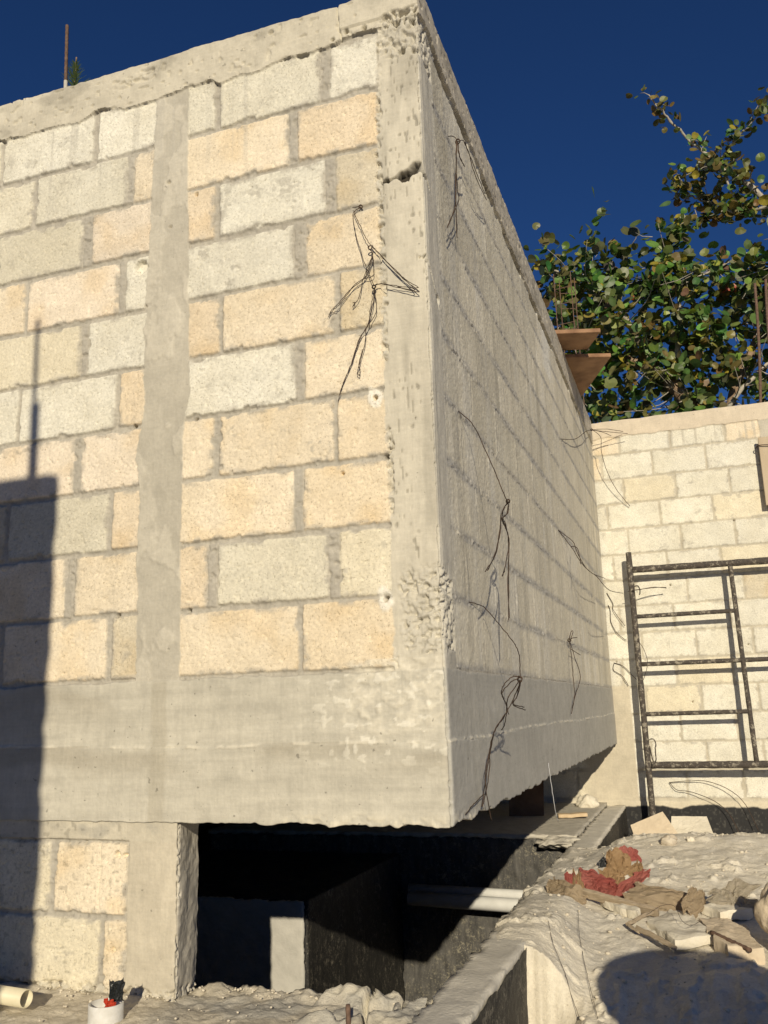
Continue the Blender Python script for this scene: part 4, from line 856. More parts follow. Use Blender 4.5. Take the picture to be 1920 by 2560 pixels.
W = {'front':[[(-0.215,-0.004,1.916),(-0.241,-0.007,1.897),(-0.234,-0.01,1.827),(-0.216,-0.014,1.753),(-0.194,-0.017,1.682),(-0.173,-0.02,1.626)],[(-0.244,-0.004,1.921),(-0.214,-0.007,1.914),(-0.236,-0.01,1.898),(-0.214,-0.014,1.841),(-0.199,-0.017,1.801),(-0.18,-0.02,1.765)],[(-0.183,-0.012,1.769),(-0.15,-0.013,1.728),(-0.101,-0.014,1.665),(-0.066,-0.015,1.623),(-0.028,-0.016,1.591),(-0.074,-0.017,1.601),(-0.109,-0.018,1.613),(-0.148,-0.019,1.625),(-0.169,-0.02,1.625)],[(-0.179,-0.012,1.769),(-0.147,-0.013,1.722),(-0.101,-0.014,1.661),(-0.06,-0.015,1.612),(-0.025,-0.017,1.574),(-0.095,-0.018,1.603),(-0.148,-0.019,1.624),(-0.171,-0.02,1.622)],[(-0.179,-0.012,1.765),(-0.143,-0.014,1.719),(-0.094,-0.016,1.652),(-0.039,-0.018,1.583),(-0.094,-0.02,1.604)],[(-0.178,-0.02,1.749),(-0.176,-0.019,1.719),(-0.198,-0.017,1.664),(-0.24,-0.016,1.639),(-0.29,-0.015,1.593),(-0.321,-0.013,1.569),(-0.332,-0.012,1.548)],[(-0.176,-0.02,1.718),(-0.194,-0.019,1.678),(-0.202,-0.017,1.657),(-0.244,-0.016,1.632),(-0.286,-0.015,1.59),(-0.317,-0.013,1.567),(-0.33,-0.012,1.555)],[(-0.175,-0.02,1.726),(-0.209,-0.018,1.651),(-0.224,-0.017,1.595),(-0.242,-0.015,1.573),(-0.248,-0.013,1.567),(-0.241,-0.012,1.582),(-0.249,-0.01,1.582)],[(-0.173,-0.02,1.741),(-0.172,-0.018,1.688),(-0.173,-0.017,1.663),(-0.188,-0.015,1.656),(-0.203,-0.014,1.656)],[(-0.171,-0.02,1.613),(-0.168,-0.018,1.576),(-0.169,-0.017,1.533),(-0.2,-0.015,1.492),(-0.231,-0.013,1.45),(-0.259,-0.011,1.376),(-0.287,-0.01,1.319),(-0.299,-0.008,1.289),(-0.307,-0.006,1.262)],[(-0.169,-0.02,1.613),(-0.187,-0.018,1.55),(-0.196,-0.015,1.498),(-0.227,-0.013,1.453),(-0.258,-0.011,1.375),(-0.285,-0.008,1.323),(-0.298,-0.006,1.293)],[(-0.17,-0.02,1.609),(-0.181,-0.019,1.541),(-0.202,-0.018,1.483),(-0.208,-0.017,1.438),(-0.227,-0.016,1.376),(-0.237,-0.014,1.346),(-0.232,-0.013,1.333),(-0.229,-0.012,1.349),(-0.232,-0.011,1.375),(-0.22,-0.01,1.42)]],'front_knots':[(-0.181,-0.022,1.755),(-0.172,-0.022,1.618),(-0.215,-0.006,1.916)],'side_long':[[(0.0,0.295,1.285),(0.04,0.346,1.241),(0.09,0.331,1.118),(0.13,0.289,1.013),(0.144,0.33,0.962)],[(0.144,0.32,0.957),(0.13,0.286,0.914),(0.12,0.291,0.852),(0.115,0.207,0.766),(0.1,0.137,0.711)],[(0.144,0.348,0.963),(0.13,0.331,0.939),(0.12,0.296,0.869),(0.115,0.248,0.788),(0.1,0.172,0.719)],[(0.144,0.346,0.957),(0.14,0.345,0.93),(0.13,0.308,0.902),(0.12,0.425,0.87),(0.11,0.463,0.788),(0.107,0.419,0.588)],[(0.144,0.346,0.957),(0.14,0.315,0.918),(0.13,0.293,0.894),(0.12,0.436,0.86),(0.11,0.426,0.707),(0.107,0.429,0.595)],[(0.13,0.333,0.901),(0.12,0.432,0.849),(0.115,0.396,0.778),(0.11,0.34,0.723),(0.11,0.384,0.745)],[(0.144,0.334,0.96),(0.15,0.339,0.97)]],'side_long_knots':[(0.144,0.336,0.965)],'side_low':[[(0.0,0.317,0.644),(0.02,0.443,0.639),(0.06,0.473,0.585),(0.11,0.451,0.522),(0.15,0.327,0.477),(0.17,0.231,0.437),(0.174,0.201,0.395)],[(0.174,0.19,0.4),(0.15,0.162,0.393),(0.12,0.179,0.357),(0.1,0.346,0.311),(0.08,0.39,0.259),(0.06,0.43,0.24)],[(0.174,0.188,0.395),(0.15,0.183,0.384),(0.12,0.189,0.352),(0.1,0.336,0.319),(0.06,0.561,0.287)],[(0.174,0.212,0.389),(0.15,0.272,0.347),(0.14,0.243,0.318),(0.15,0.385,0.301)],[(0.174,0.191,0.388),(0.15,0.257,0.342),(0.14,0.238,0.321),(0.15,0.366,0.31)],[(0.174,0.191,0.388),(0.15,0.122,0.337),(0.11,0.267,0.29),(0.08,0.243,0.243),(0.05,0.292,0.175),(0.04,0.294,0.136),(0.02,0.276,0.02)],[(0.174,0.198,0.386),(0.15,0.248,0.352),(0.12,0.245,0.3),(0.08,0.231,0.241),(0.05,0.268,0.167),(0.04,0.251,0.097),(0.03,0.353,-0.029)],[(0.06,0.321,0.239),(0.05,0.295,0.184),(0.04,0.311,0.116),(0.03,0.297,0.06),(0.02,0.287,0.021)],[(0.02,0.317,0.053),(0.015,0.197,0.037),(0.01,0.115,0.017)]],'side_low_knots':[(0.174,0.2,0.391)],'side_high':[[(0.0,0.356,2.357),(0.03,0.328,2.329),(0.05,0.287,2.28)],[(0.05,0.281,2.276),(0.04,0.297,2.195),(0.03,0.298,2.048),(0.02,0.197,1.898)],[(0.05,0.289,2.281),(0.05,0.251,2.149),(0.04,0.3,2.097),(0.04,0.301,2.053),(0.03,0.166,1.884)],[(0.05,0.273,2.268),(0.04,0.265,2.076),(0.03,0.3,2.0),(0.02,0.338,1.934)],[(0.05,0.297,2.286),(0.05,0.306,2.239),(0.04,0.435,2.272)],[(0.05,0.297,2.283),(0.05,0.315,2.236),(0.04,0.42,2.266)],[(0.05,0.297,2.284),(0.05,0.402,2.354),(0.05,0.478,2.347),(0.05,0.572,2.313),(0.04,0.817,2.353)],[(0.05,0.402,2.352),(0.05,0.498,2.349),(0.05,0.641,2.338),(0.04,0.79,2.366)]],'side_high_knots':[(0.05,0.293,2.282)],'side_far':[[(0.0,2.534,1.277),(0.04,2.856,1.257),(0.08,2.692,1.161),(0.1,3.019,1.1),(0.12,3.862,1.157)],[(0.0,2.534,1.277),(0.05,2.652,1.196),(0.1,2.798,1.097),(0.15,3.013,1.055),(0.2,3.119,0.989),(0.22,4.011,1.063)],[(0.05,2.652,1.196),(0.08,2.709,1.19),(0.1,2.639,1.087)]],'side_far_knots':[],'side_bundle':[[(0.0,2.654,0.663),(0.03,2.48,0.568),(0.03,2.488,0.464),(0.03,2.495,0.361),(0.02,2.436,0.293)],[(0.0,2.688,0.665),(0.03,2.611,0.565),(0.04,2.717,0.46),(0.03,2.529,0.361),(0.02,2.388,0.264)],[(0.03,2.5,0.604),(0.03,2.698,0.596),(0.04,2.793,0.586)],[(0.0,2.654,0.663),(0.02,2.632,0.711),(0.03,2.622,0.705),(0.02,2.572,0.662)],[(0.0,2.654,0.663),(0.03,2.604,0.672),(0.03,2.785,0.685)]],'side_bundle_knots':[(0.02,2.516,0.654)],'corner':[[(0.0,2.884,1.911),(0.03,3.505,2.081),(0.05,4.064,2.294)],[(0.05,4.064,2.294),(0.035,4.722,2.499),(0.145,4.847,2.527),(0.268,4.972,2.527)],[(0.035,4.722,2.499),(0.122,4.822,2.503),(0.305,4.922,2.489)],[(0.041,4.722,2.495),(0.11,4.812,2.496),(0.173,4.902,2.481)],[(0.047,4.722,2.491),(0.097,4.776,2.442),(0.089,4.83,2.33),(0.114,4.884,2.187),(0.169,4.938,2.04),(0.267,4.992,1.89)]],'corner_knots':[(0.035,4.722,2.499)],'wall_low':[[(0.024,5.012,1.09),(0.037,5.009,1.045),(0.035,5.007,0.957),(0.071,5.004,0.867),(0.14,5.002,0.798)],[(0.021,5.012,1.19),(0.063,5.005,1.098),(0.064,4.998,1.042),(0.145,4.992,0.911)]],'wall_lowest':[[(0.034,5.012,0.625),(0.101,5.008,0.595),(0.158,5.005,0.529),(0.197,5.002,0.485)],[(0.034,5.012,0.625),(0.024,5.008,0.567),(0.084,5.005,0.521),(0.13,5.002,0.44)]],'scaf':[[(0.201,4.822,1.168),(0.298,4.855,1.181),(0.401,4.888,1.195),(0.492,4.922,1.185)],[(0.238,4.822,1.174),(0.319,4.855,1.184),(0.422,4.888,1.192),(0.49,4.922,1.191)],[(0.245,4.822,0.781),(0.287,4.838,0.696),(0.297,4.855,0.592),(0.243,4.872,0.449)]],'scaf_pins':[[(0.236,4.852,1.177),(0.249,4.852,1.205),(0.28,4.852,1.209),(0.292,4.852,1.17),(0.286,4.852,1.138)],[(0.247,4.802,-0.003),(0.26,4.802,0.027),(0.295,4.802,0.032),(0.308,4.802,-0.008),(0.301,4.802,-0.038),(0.298,4.802,-0.122),(0.276,4.802,-0.122),(0.261,4.802,-0.018)]],'tarwire':[[(0.373,5.002,-0.299),(0.423,4.986,-0.353),(0.53,4.97,-0.368),(0.684,4.954,-0.431),(0.779,4.938,-0.519),(0.836,4.922,-0.663)],[(0.373,5.002,-0.299),(0.527,4.986,-0.287),(0.656,4.97,-0.292),(0.798,4.954,-0.35),(0.9,4.938,-0.455),(0.971,4.922,-0.641)]],'thread':[[(0.01,1.61,0.063),(0.01,1.619,0.037),(0.01,1.65,-0.035),(0.01,1.709,-0.142),(0.01,1.77,-0.2)]],'threadlow':[[(-0.079,2.481,-0.447),(-0.006,2.116,-0.444),(0.055,1.816,-0.443)]],'gw1':[[(0.068,1.017,-0.454),(0.11,0.855,-0.494),(0.156,0.769,-0.559),(0.175,0.74,-0.613),(0.211,0.66,-0.662)]],'gw2':[[(0.137,1.31,-0.475),(0.169,1.08,-0.519),(0.216,0.86,-0.584),(0.247,0.737,-0.625),(0.27,0.639,-0.651)]],'slabwire':[[(0.406,1.293,-0.472),(0.452,1.393,-0.462),(0.496,1.391,-0.462),(0.525,1.24,-0.481),(0.556,1.201,-0.488),(0.588,1.236,-0.482)]]}
def wires(name, strands, knots, r, label, mat=None, cat='wire', parent=None, kr=.006):
    bm = bmesh.new(); rg = random.Random(len(strands) * 7 + int(r * 1e5))
    for s in strands:
        pts = smooth_path(s, 7); q = []
        for i, p in enumerate(pts):
            j = .0010 if 0 < i < len(pts) - 1 else 0
            q.append(p + Vector((rg.uniform(-j, j), rg.uniform(-j, j) * .5, rg.uniform(-j, j))))
        tube(bm, q, r, 5, rng=rg)
    for k in knots:
        k = Vector(k)
        for t_ in range(3):
            ph = rg.uniform(0, 6); ax = Vector((rg.uniform(-1, 1), rg.uniform(-.4, .4), rg.uniform(-1, 1))).normalized(); bx_ = ax.cross(Vector((.2, 1, .3))).normalized()
            tube(bm, [k + (ax * math.cos(a * .7 + ph) + bx_ * math.sin(a * .7 + ph)) * kr * (1 + .2 * math.sin(a)) for a in range(11)], r * 1.15, 5, cap=False)
    o = bm_obj(name, bm, mat or M_WIRE, parent, True)
    return tag(o, label, cat) if label else o
wires('tie_wire', W['front'], W['front_knots'], .0012, 'tangle of dark tie wires hanging on the sunny front by the corner column')
wires('tie_wire', W['side_long'], W['side_long_knots'], .0017, 'long dark wire arching out of the side wall with two dangling legs', kr=.006)
wires('tie_wire', W['side_low'], W['side_low_knots'], .0016, 'looped tangle of dark wires hanging over the base beam near the corner', kr=.007)
wires('tie_wire', W['side_high'], W['side_high_knots'], .0016, 'thin bent wires hanging from the side wall just under the roof beam', kr=.008)
wires('tie_wire', W['side_far'], [], .0022, 'twisted wires sticking out of the far half of the side wall towards the scaffold')
wires('tie_wire', W['side_bundle'], W['side_bundle_knots'], .0021, 'short knotted wire bundle low on the far part of the side wall', kr=.008)
wires('tie_wire', W['corner'], W['corner_knots'], .0024, 'splayed wires at the top of the inner corner by the back wall', kr=.008)
wires('tie_wire', W['wall_low'], [], .0026, 'thin wires hanging on the back wall left of the scaffold post, halfway up')
wires('tie_wire', W['wall_lowest'], [], .0026, 'thin wires poking out low by the grey corner column')
wires('tie_wire', W['scaf'][2:], [], .0022, 'thin wire bowed out beside the middle of the scaffold post')
wires('tie_wire', W['scaf'][:2], [], .0026, 'wire looped round the upper part of the scaffold post')
for q in W['scaf_pins']: wires('lock_pin', [q], [], .005, None, M_TUBE, parent=sc)
wires('tie_wire', W['tarwire'], [], .0026, 'two thin wires arching over the tarred foot of the back wall')
wires('thread', W['thread'], [], .0014, 'pale thread hanging from the base beam into the shade', M_THREAD, 'thread')
wires('tie_wire', W['gw1'], [], .0009, 'thin wire lying on the near slope of the dirt, the left one of two')
wires('tie_wire', W['gw2'], [], .0009, 'thin wire lying on the near slope of the dirt, the right one of two')
wires('tie_wire', W['slabwire'], [], .0009, 'fine wire curled on top of the big pale slab')

# ---------------------------------------------------------------- pipes
def hollow(bm, a, b, r, ri, n=24):
    a, b = Vector(a), Vector(b); ax = (b - a).normalized(); u = ax.cross(Vector((.1, .2, .97)) if abs(ax.z) < .9 else Vector((1, 0, 0))).normalized(); w = ax.cross(u)
    rings = [[bm.verts.new(p + (u * math.cos(2 * math.pi * k / n) + w * math.sin(2 * math.pi * k / n)) * rr) for k in range(n)] for p, rr in ((a, ri), (a, r), (b, r), (b, ri))]
    rings.append(rings[0])
    for r0, r1 in zip(rings, rings[1:]):
        for k in range(n): bm.faces.new((r0[k], r0[(k + 1) % n], r1[(k + 1) % n], r1[k]))
    bmesh.ops.recalc_face_normals(bm, faces=bm.faces)
def pvc(name, a, b, r, label, mat): 
    bm = bmesh.new(); hollow(bm, a, b, r, r * .9); return tag(bm_obj(name, bm, mat, None, True), label, 'pipe')
pvc('plastic_pipe', (-1.12, 3.03, -.806), (.45, 2.99, -.842), .040, 'white plastic pipe crossing the pit wall, the thicker front one', M_PVC)
pvc('plastic_pipe', (-1.14, 3.10, -.765), (.45, 3.09, -.797), .030, 'white plastic pipe crossing the pit wall, the thinner one behind', M_PVC)
M_DUSTY = mat_simple('dusty_white_plastic', (.58, .56, .50), (.76, .75, .72), 30, .5, 0, spec=.4)
pvc('pipe_stub', (-.957, -.19, -.80), (-.957, -.19, -.452), .0475, 'dusty white plastic pipe stub standing upright in front of the wall', M_DUSTY)
bag = empty('plastic_bag', (-.935, -.18, -.47), 'black and red plastic scrap stuffed in the top of the white pipe stub', 'bag')
def scrap(nm, c, w, h, seed, mat, parent, rz=0, tilt=.2, amp=.35):
    bm = bmesh.new(); n = 14; g = []
    for i in range(n + 1):
        row = []
        for j in range(n + 1):
            u, v = i / n - .5, j / n - .5; a = sn(np.array(u * 4 + seed), np.array(v * 4), seed, 3); b_ = sn(np.array(u * 4 + 9), np.array(v * 4 + seed), seed + 3, 3)
            x = u * w * (1 + .3 * float(a)); z = v * h * (1 + .25 * float(b_)); y = float(a + b_) * w * amp
            p = Matrix.Rotation(rz, 3, 'Z') @ Matrix.Rotation(tilt, 3, 'X') @ Vector((x, y, z)); row.append(bm.verts.new(Vector(c) + p))
        g.append(row)
    for i in range(n):
        for j in range(n): bm.faces.new((g[i][j], g[i + 1][j], g[i + 1][j + 1], g[i][j + 1]))
    bmesh.ops.solidify(bm, geom=bm.faces[:], thickness=.0012)
    return bm_obj(nm, bm, mat, parent)
M_BLK = mat_simple('black_plastic', (.025, .03, .032), (.06, .065, .07), 20, .35, .002, 60, spec=.5)
M_REDP = mat_simple('red_plastic', (.62, .07, .035), (.72, .10, .05), 20, .45, .001, 60)
scrap('black_scrap', (-.925, -.19, -.42), .042, .06, 5, M_BLK, bag, .3, .25, .3); scrap('red_scrap', (-.938, -.20, -.452), .038, .022, 8, M_REDP, bag, -.1, .3, .2)
pvc('plastic_pipe', (-1.62, -.16, -.452), (-1.205, -.215, -.452), .024, 'cream plastic pipe lying on the footing, mostly in the shade at the left edge', mat_simple('cream_plastic', (.66, .60, .42), (.74, .68, .50), 14, .5, 0, spec=.4))

# ---------------------------------------------------------------- torn cement bag paper
M_KRAFT = mat_simple('brown_bag_paper', (.42, .28, .15), (.54, .38, .22), 14, .9, .002, 50)
M_KRAFTD = mat_simple('dusty_bag_paper', (.42, .33, .22), (.54, .44, .31), 10, .9, .002, 50)
M_REDB = mat_simple('red_printed_paper', (.40, .10, .085), (.52, .20, .165), 10, .8, .002, 50)
def paper(name, poly, h, seed, label, mat, curl=1.0, z0=None, parent=None, n=20):
    """crumpled sheet over an outline of four corners (x, y), rising h above the dirt"""
    a, b, c_, d = [Vector((*p, 0)) for p in poly]; bm = bmesh.new(); g = []
    for i in range(n + 1):
        row = []
        for j in range(n + 1):
            u, v = i / n, j / n; p = a.lerp(b, u).lerp(d.lerp(c_, u), v)
            w = float(sn(np.array(u * 3 + seed), np.array(v * 3), seed, 3)); w2 = float(sn(np.array(u * 3 + 5), np.array(v * 3 + seed), seed + 4, 3))
            rg = float(vn(np.array(u * 4.2 + seed), np.array(v * 4.2), seed + 8)); rg2 = abs(float(sn(np.array(u * 5.5 + seed), np.array(v * 5.5), seed + 12, 2)))
            ebow = 1 - (2 * max(abs(u - .5), abs(v - .5))) ** 3
            z = (gnd(p.x, p.y) if z0 is None else z0) + .006 + h * (.18 + .55 * rg * (.45 + .55 * ebow) + .5 * rg2) * curl
            ed = .35 if (i in (0, n) or j in (0, n)) else .2
            row.append(bm.verts.new((p.x + .05 * w * ed * 1.2, p.y + .05 * w2 * ed * 1.2, z)))
        g.append(row)
    for i in range(n):
        for j in range(n): bm.faces.new((g[i][j], g[i + 1][j], g[i + 1][j + 1], g[i][j + 1]))
    bmesh.ops.solidify(bm, geom=bm.faces[:], thickness=.0016)
    o = bm_obj(name, bm, mat, parent); return tag(o, label, 'paper') if label else o
def sheet(name, c, w, h, seed, label, mat, rz=0, tilt=0.4, amp=.12):
    o = scrap(name, c, w, h, seed, mat, None, rz, tilt, amp); return tag(o, label, 'paper')
def leaf_paper(c, w, h, seed, label, mat, tilt=-.7, rz=0.0, fold=.35, roll=0.0, cut=.18):
    """a stiff torn sheet of bag paper with a few large creases and a ragged outline"""
    rg = random.Random(seed); n = 16; bm = bmesh.new(); g = []
    M = Matrix.Rotation(rz, 3, 'Z') @ Matrix.Rotation(tilt, 3, 'X') @ Matrix.Rotation(roll, 3, 'Y')
    cre = [(rg.uniform(0, 3.14), rg.uniform(-.35, .35), rg.uniform(-1, 1)) for _ in range(9)]
    for i in range(n + 1):
        row = []
        for j in range(n + 1):
            u, v = i / n - .5, j / n - .5
            y = sum(k * abs(u * math.cos(a) + v * math.sin(a) - d) for a, d, k in cre) * fold
            y = y * .55 + .34 * abs(float(sn(np.array(u * 4.5 + seed), np.array(v * 4.5), seed, 3))) * fold + .12 * float(sn(np.array(u * 12 + seed), np.array(v * 12), seed + 4, 2)) * fold
            e1 = 1 + 2.2 * cut * float(sn(np.array(v * 6 + seed), np.array(seed * .7 + u * 1.5), seed + 1, 4)); e2 = 1 + 2.2 * cut * float(sn(np.array(u * 6 + seed), np.array(seed * 1.3 + v * 1.5), seed + 2, 4))
            rd = 1 - .12 * (abs(u * v) * 4) ** 1.5
            row.append(bm.verts.new(Vector(c) + M @ Vector((u * w * e1 * rd, y * (w + h) * .5, v * h * e2 * rd))))
        g.append(row)
    for i in range(n):
        for j in range(n): bm.faces.new((g[i][j], g[i + 1][j], g[i + 1][j + 1], g[i][j + 1]))
    bmesh.ops.solidify(bm, geom=bm.faces[:], thickness=.0014)
    return tag(bm_obj('bag_paper', bm, mat), label, 'paper')
leaf_paper((0.273, 2.1, -0.413), 0.128, 0.128, 3, 'faded red crumpled paper topmost on the heap of torn bags', M_REDB, -.45, .2, .35)
leaf_paper((0.226, 2.0, -0.428), 0.116, 0.158, 5, 'tan crumpled paper just below the topmost red scrap', M_KRAFT, -.5, -.3, .4)
leaf_paper((0.178, 2.02, -0.454), 0.061, 0.120, 6, 'dark blue black scrap at the left of the tan crumpled paper', M_BLK, -.3, .4, .3)
leaf_paper((0.262, 1.93, -0.450), 0.122, 0.083, 9, 'brown fold of paper between the tan crumple and the red strip', M_KRAFT, -.8, .2, .5)
leaf_paper((0.318, 1.96, -0.440), 0.067, 0.098, 12, 'small light brown scrap standing right of the tan crumple', M_KRAFT, -.3, -.5, .4)
leaf_paper((0.362, 1.9, -0.450), 0.116, 0.075, 37, 'dark red scrap at the back right of the heap', M_REDB, -1.0, -.2, .4)
leaf_paper((0.17, 1.64, -0.423), .165, .12, 14, 'big faded red bag piece at the left of the heap, above the grey lath', M_REDB, -.75, .15, .42, .35)
leaf_paper((0.205, 1.6, -0.450), 0.122, 0.090, 41, 'second red fold sliding down behind the grey lath', M_REDB, -.8, -.2, .45, .3)
leaf_paper((0.092, 1.5, -0.420), 0.051, 0.105, 21, 'small red scrap standing at the left end of the red bag', M_REDB, -.3, .4, .3)
leaf_paper((0.123, 1.49, -0.438), 0.055, 0.173, 23, 'narrow brown strip curling down in front of the red bag', M_KRAFT, -.5, .3, .5)
leaf_paper((0.062, 1.43, -0.430), 0.189, 0.112, 17, 'pointed tan paper piece at the left end of the heap', M_KRAFTD, -.75, -.2, .4, .45)
leaf_paper((0.235, 1.74, -0.446), 0.128, 0.128, 11, 'tan crumpled paper in the middle of the heap, behind the grey lath', M_KRAFT, -.6, .1, .45)
leaf_paper((0.32, 1.66, -0.440), 0.079, 0.195, 19, 'red strip at the head of the long dusty bag', M_REDB, -.9, -.5, .3, .6)
leaf_paper((0.448, 1.5, -0.456), 0.311, 0.165, 27, 'long dusty brown bag lying to the right of the heap', M_KRAFTD, -.8, -.05, .22, .22, .12)
leaf_paper((.565, 1.46, -.462), .075, .13, 29, 'brown flap standing up at the right end of the long bag', M_KRAFTD, -.7, .2, .3, .5)
leaf_paper((0.632, 1.5, -0.478), 0.152, 0.075, 33, 'flat brown tail of paper beyond the long bag', M_KRAFT, -1.1, 0, .25, .1)
leaf_paper((0.722, 1.5, -0.466), 0.171, 0.112, 35, 'frayed grey bag end at the far right of the heap', mat_simple('grey_sacking', (.42, .37, .28), (.58, .52, .42), 60, .95, .003, 120), -.8, 0, .4, -.2, .5)
plank('twig', (.10, 1.63, -.455), (.105, 1.64, -.38), .004, .004, 'thin dark twig standing up behind the red bag', M_WIRE, 0, 'twig', 8)

# ---------------------------------------------------------------- things behind the camera whose shadows fall into view
pc = empty('block_pillar', (-.95, -3.15, -1.15), 'unfinished concrete wall stub standing behind the camera', 'wall')
sdist = 3.4
cx = -1.36 + .298 * sdist; cy = -.893 * sdist; cz = 1.152 + .337 * sdist
dense_box('wall_stub', cx - 1.9, cx, cy - .15, cy, -1.2, cz, M_CORE, pc, .05, .003, 77, .01)
rebar('bar', (-1.452 + .298 * sdist, cy - .08, cz - .1), (-1.462 + .298 * sdist, cy - .08, 1.78 + .337 * sdist), .0095, None, ribs=False, parent=pc)
bm = bmesh.new(); tube(bm, [(-1.447 + .298 * sdist, cy - .08, cz - .05), (-1.451 + .298 * sdist, cy - .08, cz + .30)], .0195, 10); bm_obj('bar_sleeve', bm, M_CONC, pc, True)
bm = bmesh.new(); prof = [(.0, -1.15), (.27, -1.15), (.28, -1.1), (.28, .03), (.302, .05), (.305, .09), (.295, .135), (.26, .172), (.2, .19), (.0, .195)]  # unseen drum, added and shaped to throw the round shadow on the dirt
rings = []
for (r, z) in prof: rings.append([bm.verts.new((1.185 + r * math.cos(2 * math.pi * k / 40), -1.04 + r * math.sin(2 * math.pi * k / 40), z)) for k in range(40)])
for r0, r1 in zip(rings, rings[1:]):
    for k in range(40): bm.faces.new((r0[k], r0[(k + 1) % 40], r1[(k + 1) % 40], r1[k]))
bmesh.ops.remove_doubles(bm, verts=bm.verts, dist=.0005); bmesh.ops.recalc_face_normals(bm, faces=bm.faces)
tag(bm_obj('shadow_drum', bm, mat_simple('blue_plastic', (.03, .07, .16), (.05, .10, .22), 8, .45, 0), None, True), 'unseen blue drum added beside the camera to cast the round shadow', 'drum')
# ---------------------------------------------------------------- sea grape tree behind the back wall
MASS = [(-0.823, 5.79), (-0.643, 5.836), (-0.474, 5.746), (-0.27, 5.814), (-0.294, 5.493), (-0.146, 5.517), (-0.025, 5.817), (0.167, 5.804), (0.298, 5.642), (0.398, 5.702), (0.571, 5.533), (0.727, 5.712), (0.921, 5.804), (1.031, 5.753), (1.001, 5.445), (1.119, 5.165), (1.283, 5.15), (1.391, 5.25), (1.661, 5.30), (1.927, 5.36), (3.531, 5.602), (3.323, 3.08), (-0.258, 3.464), (-0.414, 3.889), (-0.568, 4.427), (-0.811, 5.213)]
HOLES = [[(1.06, 5.86), (1.75, 5.72), (1.65, 5.42), (1.30, 5.36), (1.08, 5.30)], [(0.46, 3.787), (0.6, 3.84), (0.728, 3.772), (0.716, 3.651), (0.529, 3.556), (0.427, 3.668)], [(-0.019, 4.109), (0.167, 4.106), (0.2, 3.95), (0.015, 3.952)], [(1.24, 3.649), (1.386, 3.82), (1.559, 3.842), (1.554, 3.603), (1.403, 3.577)], [(-0.149, 3.649), (0.173, 3.63), (0.304, 3.562), (-0.157, 3.551)], [(-0.638, 4.127), (-0.628, 3.92), (-0.437, 3.589), (-0.156, 3.57), (-0.324, 3.825)], [(0.561, 4.396), (0.657, 4.456), (0.734, 4.317), (0.596, 4.289)], [(-0.846, 5.437), (-0.655, 5.292), (-0.628, 4.965), (-0.821, 5.053)], [(1.145, 4.851), (1.328, 4.918), (1.442, 4.746), (1.293, 4.572), (1.13, 4.702)], [(1.469, 4.591), (1.622, 4.415), (1.517, 4.237), (1.406, 4.403)]]
BR = {'limb': [(1.142, 2.716), (1.116, 3.283), (0.909, 3.6), (0.697, 3.924), (0.533, 4.099), (0.274, 4.266), (0.096, 4.371)], 'l2': [(0.533, 4.099), (0.227, 4.812), (-0.036, 5.07), (-0.298, 5.44), (-0.775, 5.753)], 'l3': [(0.697, 3.924), (0.851, 4.6), (0.855, 5.11), (0.713, 5.556)], 'l4': [(1.21, 3.366), (1.439, 3.909), (1.659, 4.36), (1.943, 5.001), (2.237, 5.343)], 'bare': [(2.237, 5.343), (1.882, 5.984), (1.619, 6.415), (1.506, 6.631), (1.436, 6.839), (1.27, 7.019), (1.058, 7.241), (0.885, 7.428), (0.78, 7.599)], 'u2': [(2.225, 5.245), (2.028, 5.744), (1.78, 5.851), (1.618, 5.992), (1.46, 6.187), (1.288, 6.28), (1.114, 6.375), (1.031, 6.476)], 'u3': [(1.509, 6.657), (1.757, 6.865), (1.997, 7.019), (2.193, 7.183)], 'u4': [(1.737, 5.861), (1.477, 5.919), (1.301, 5.958), (1.151, 6.045)], 'u5': [(1.656, 5.931), (1.487, 6.447), (1.225, 6.565), (0.999, 6.62)], 'l5': [(0.274, 4.266), (-0.093, 4.351), (-0.333, 4.338)], 'l6': [(1.116, 3.283), (1.366, 3.63), (1.653, 3.924), (1.943, 4.263)], 'l7': [(0.713, 5.556), (0.913, 5.726), (1.014, 5.82)], 'l8': [(0.855, 5.11), (1.18, 5.202), (1.51, 5.392), (1.831, 5.53)]}
BRR = {'limb': (.085, .05), 'l2': (.035, .009), 'l3': (.035, .010), 'l4': (.055, .035), 'bare': (.034, .008), 'u2': (.026, .007), 'u3': (.014, .005), 'u4': (.014, .006), 'u5': (.014, .006), 'l5': (.03, .010), 'l6': (.028, .016), 'l7': (.010, .005), 'l8': (.016, .007)}
rng = random.Random(99)
tree = empty('sea_grape_tree', (1.25, 8.3, -1.15), 'round leaved green tree spreading behind the back wall against the blue sky', 'tree')
M_BARK = mat_simple('brown_bark', (.16, .105, .065), (.32, .235, .165), 22, .9, .006, 50)
M_TWIG = mat_simple('pale_twig', (.26, .23, .18), (.48, .45, .39), 25, .85, .002, 80)
bmB, bmP = bmesh.new(), bmesh.new()
B3 = {}
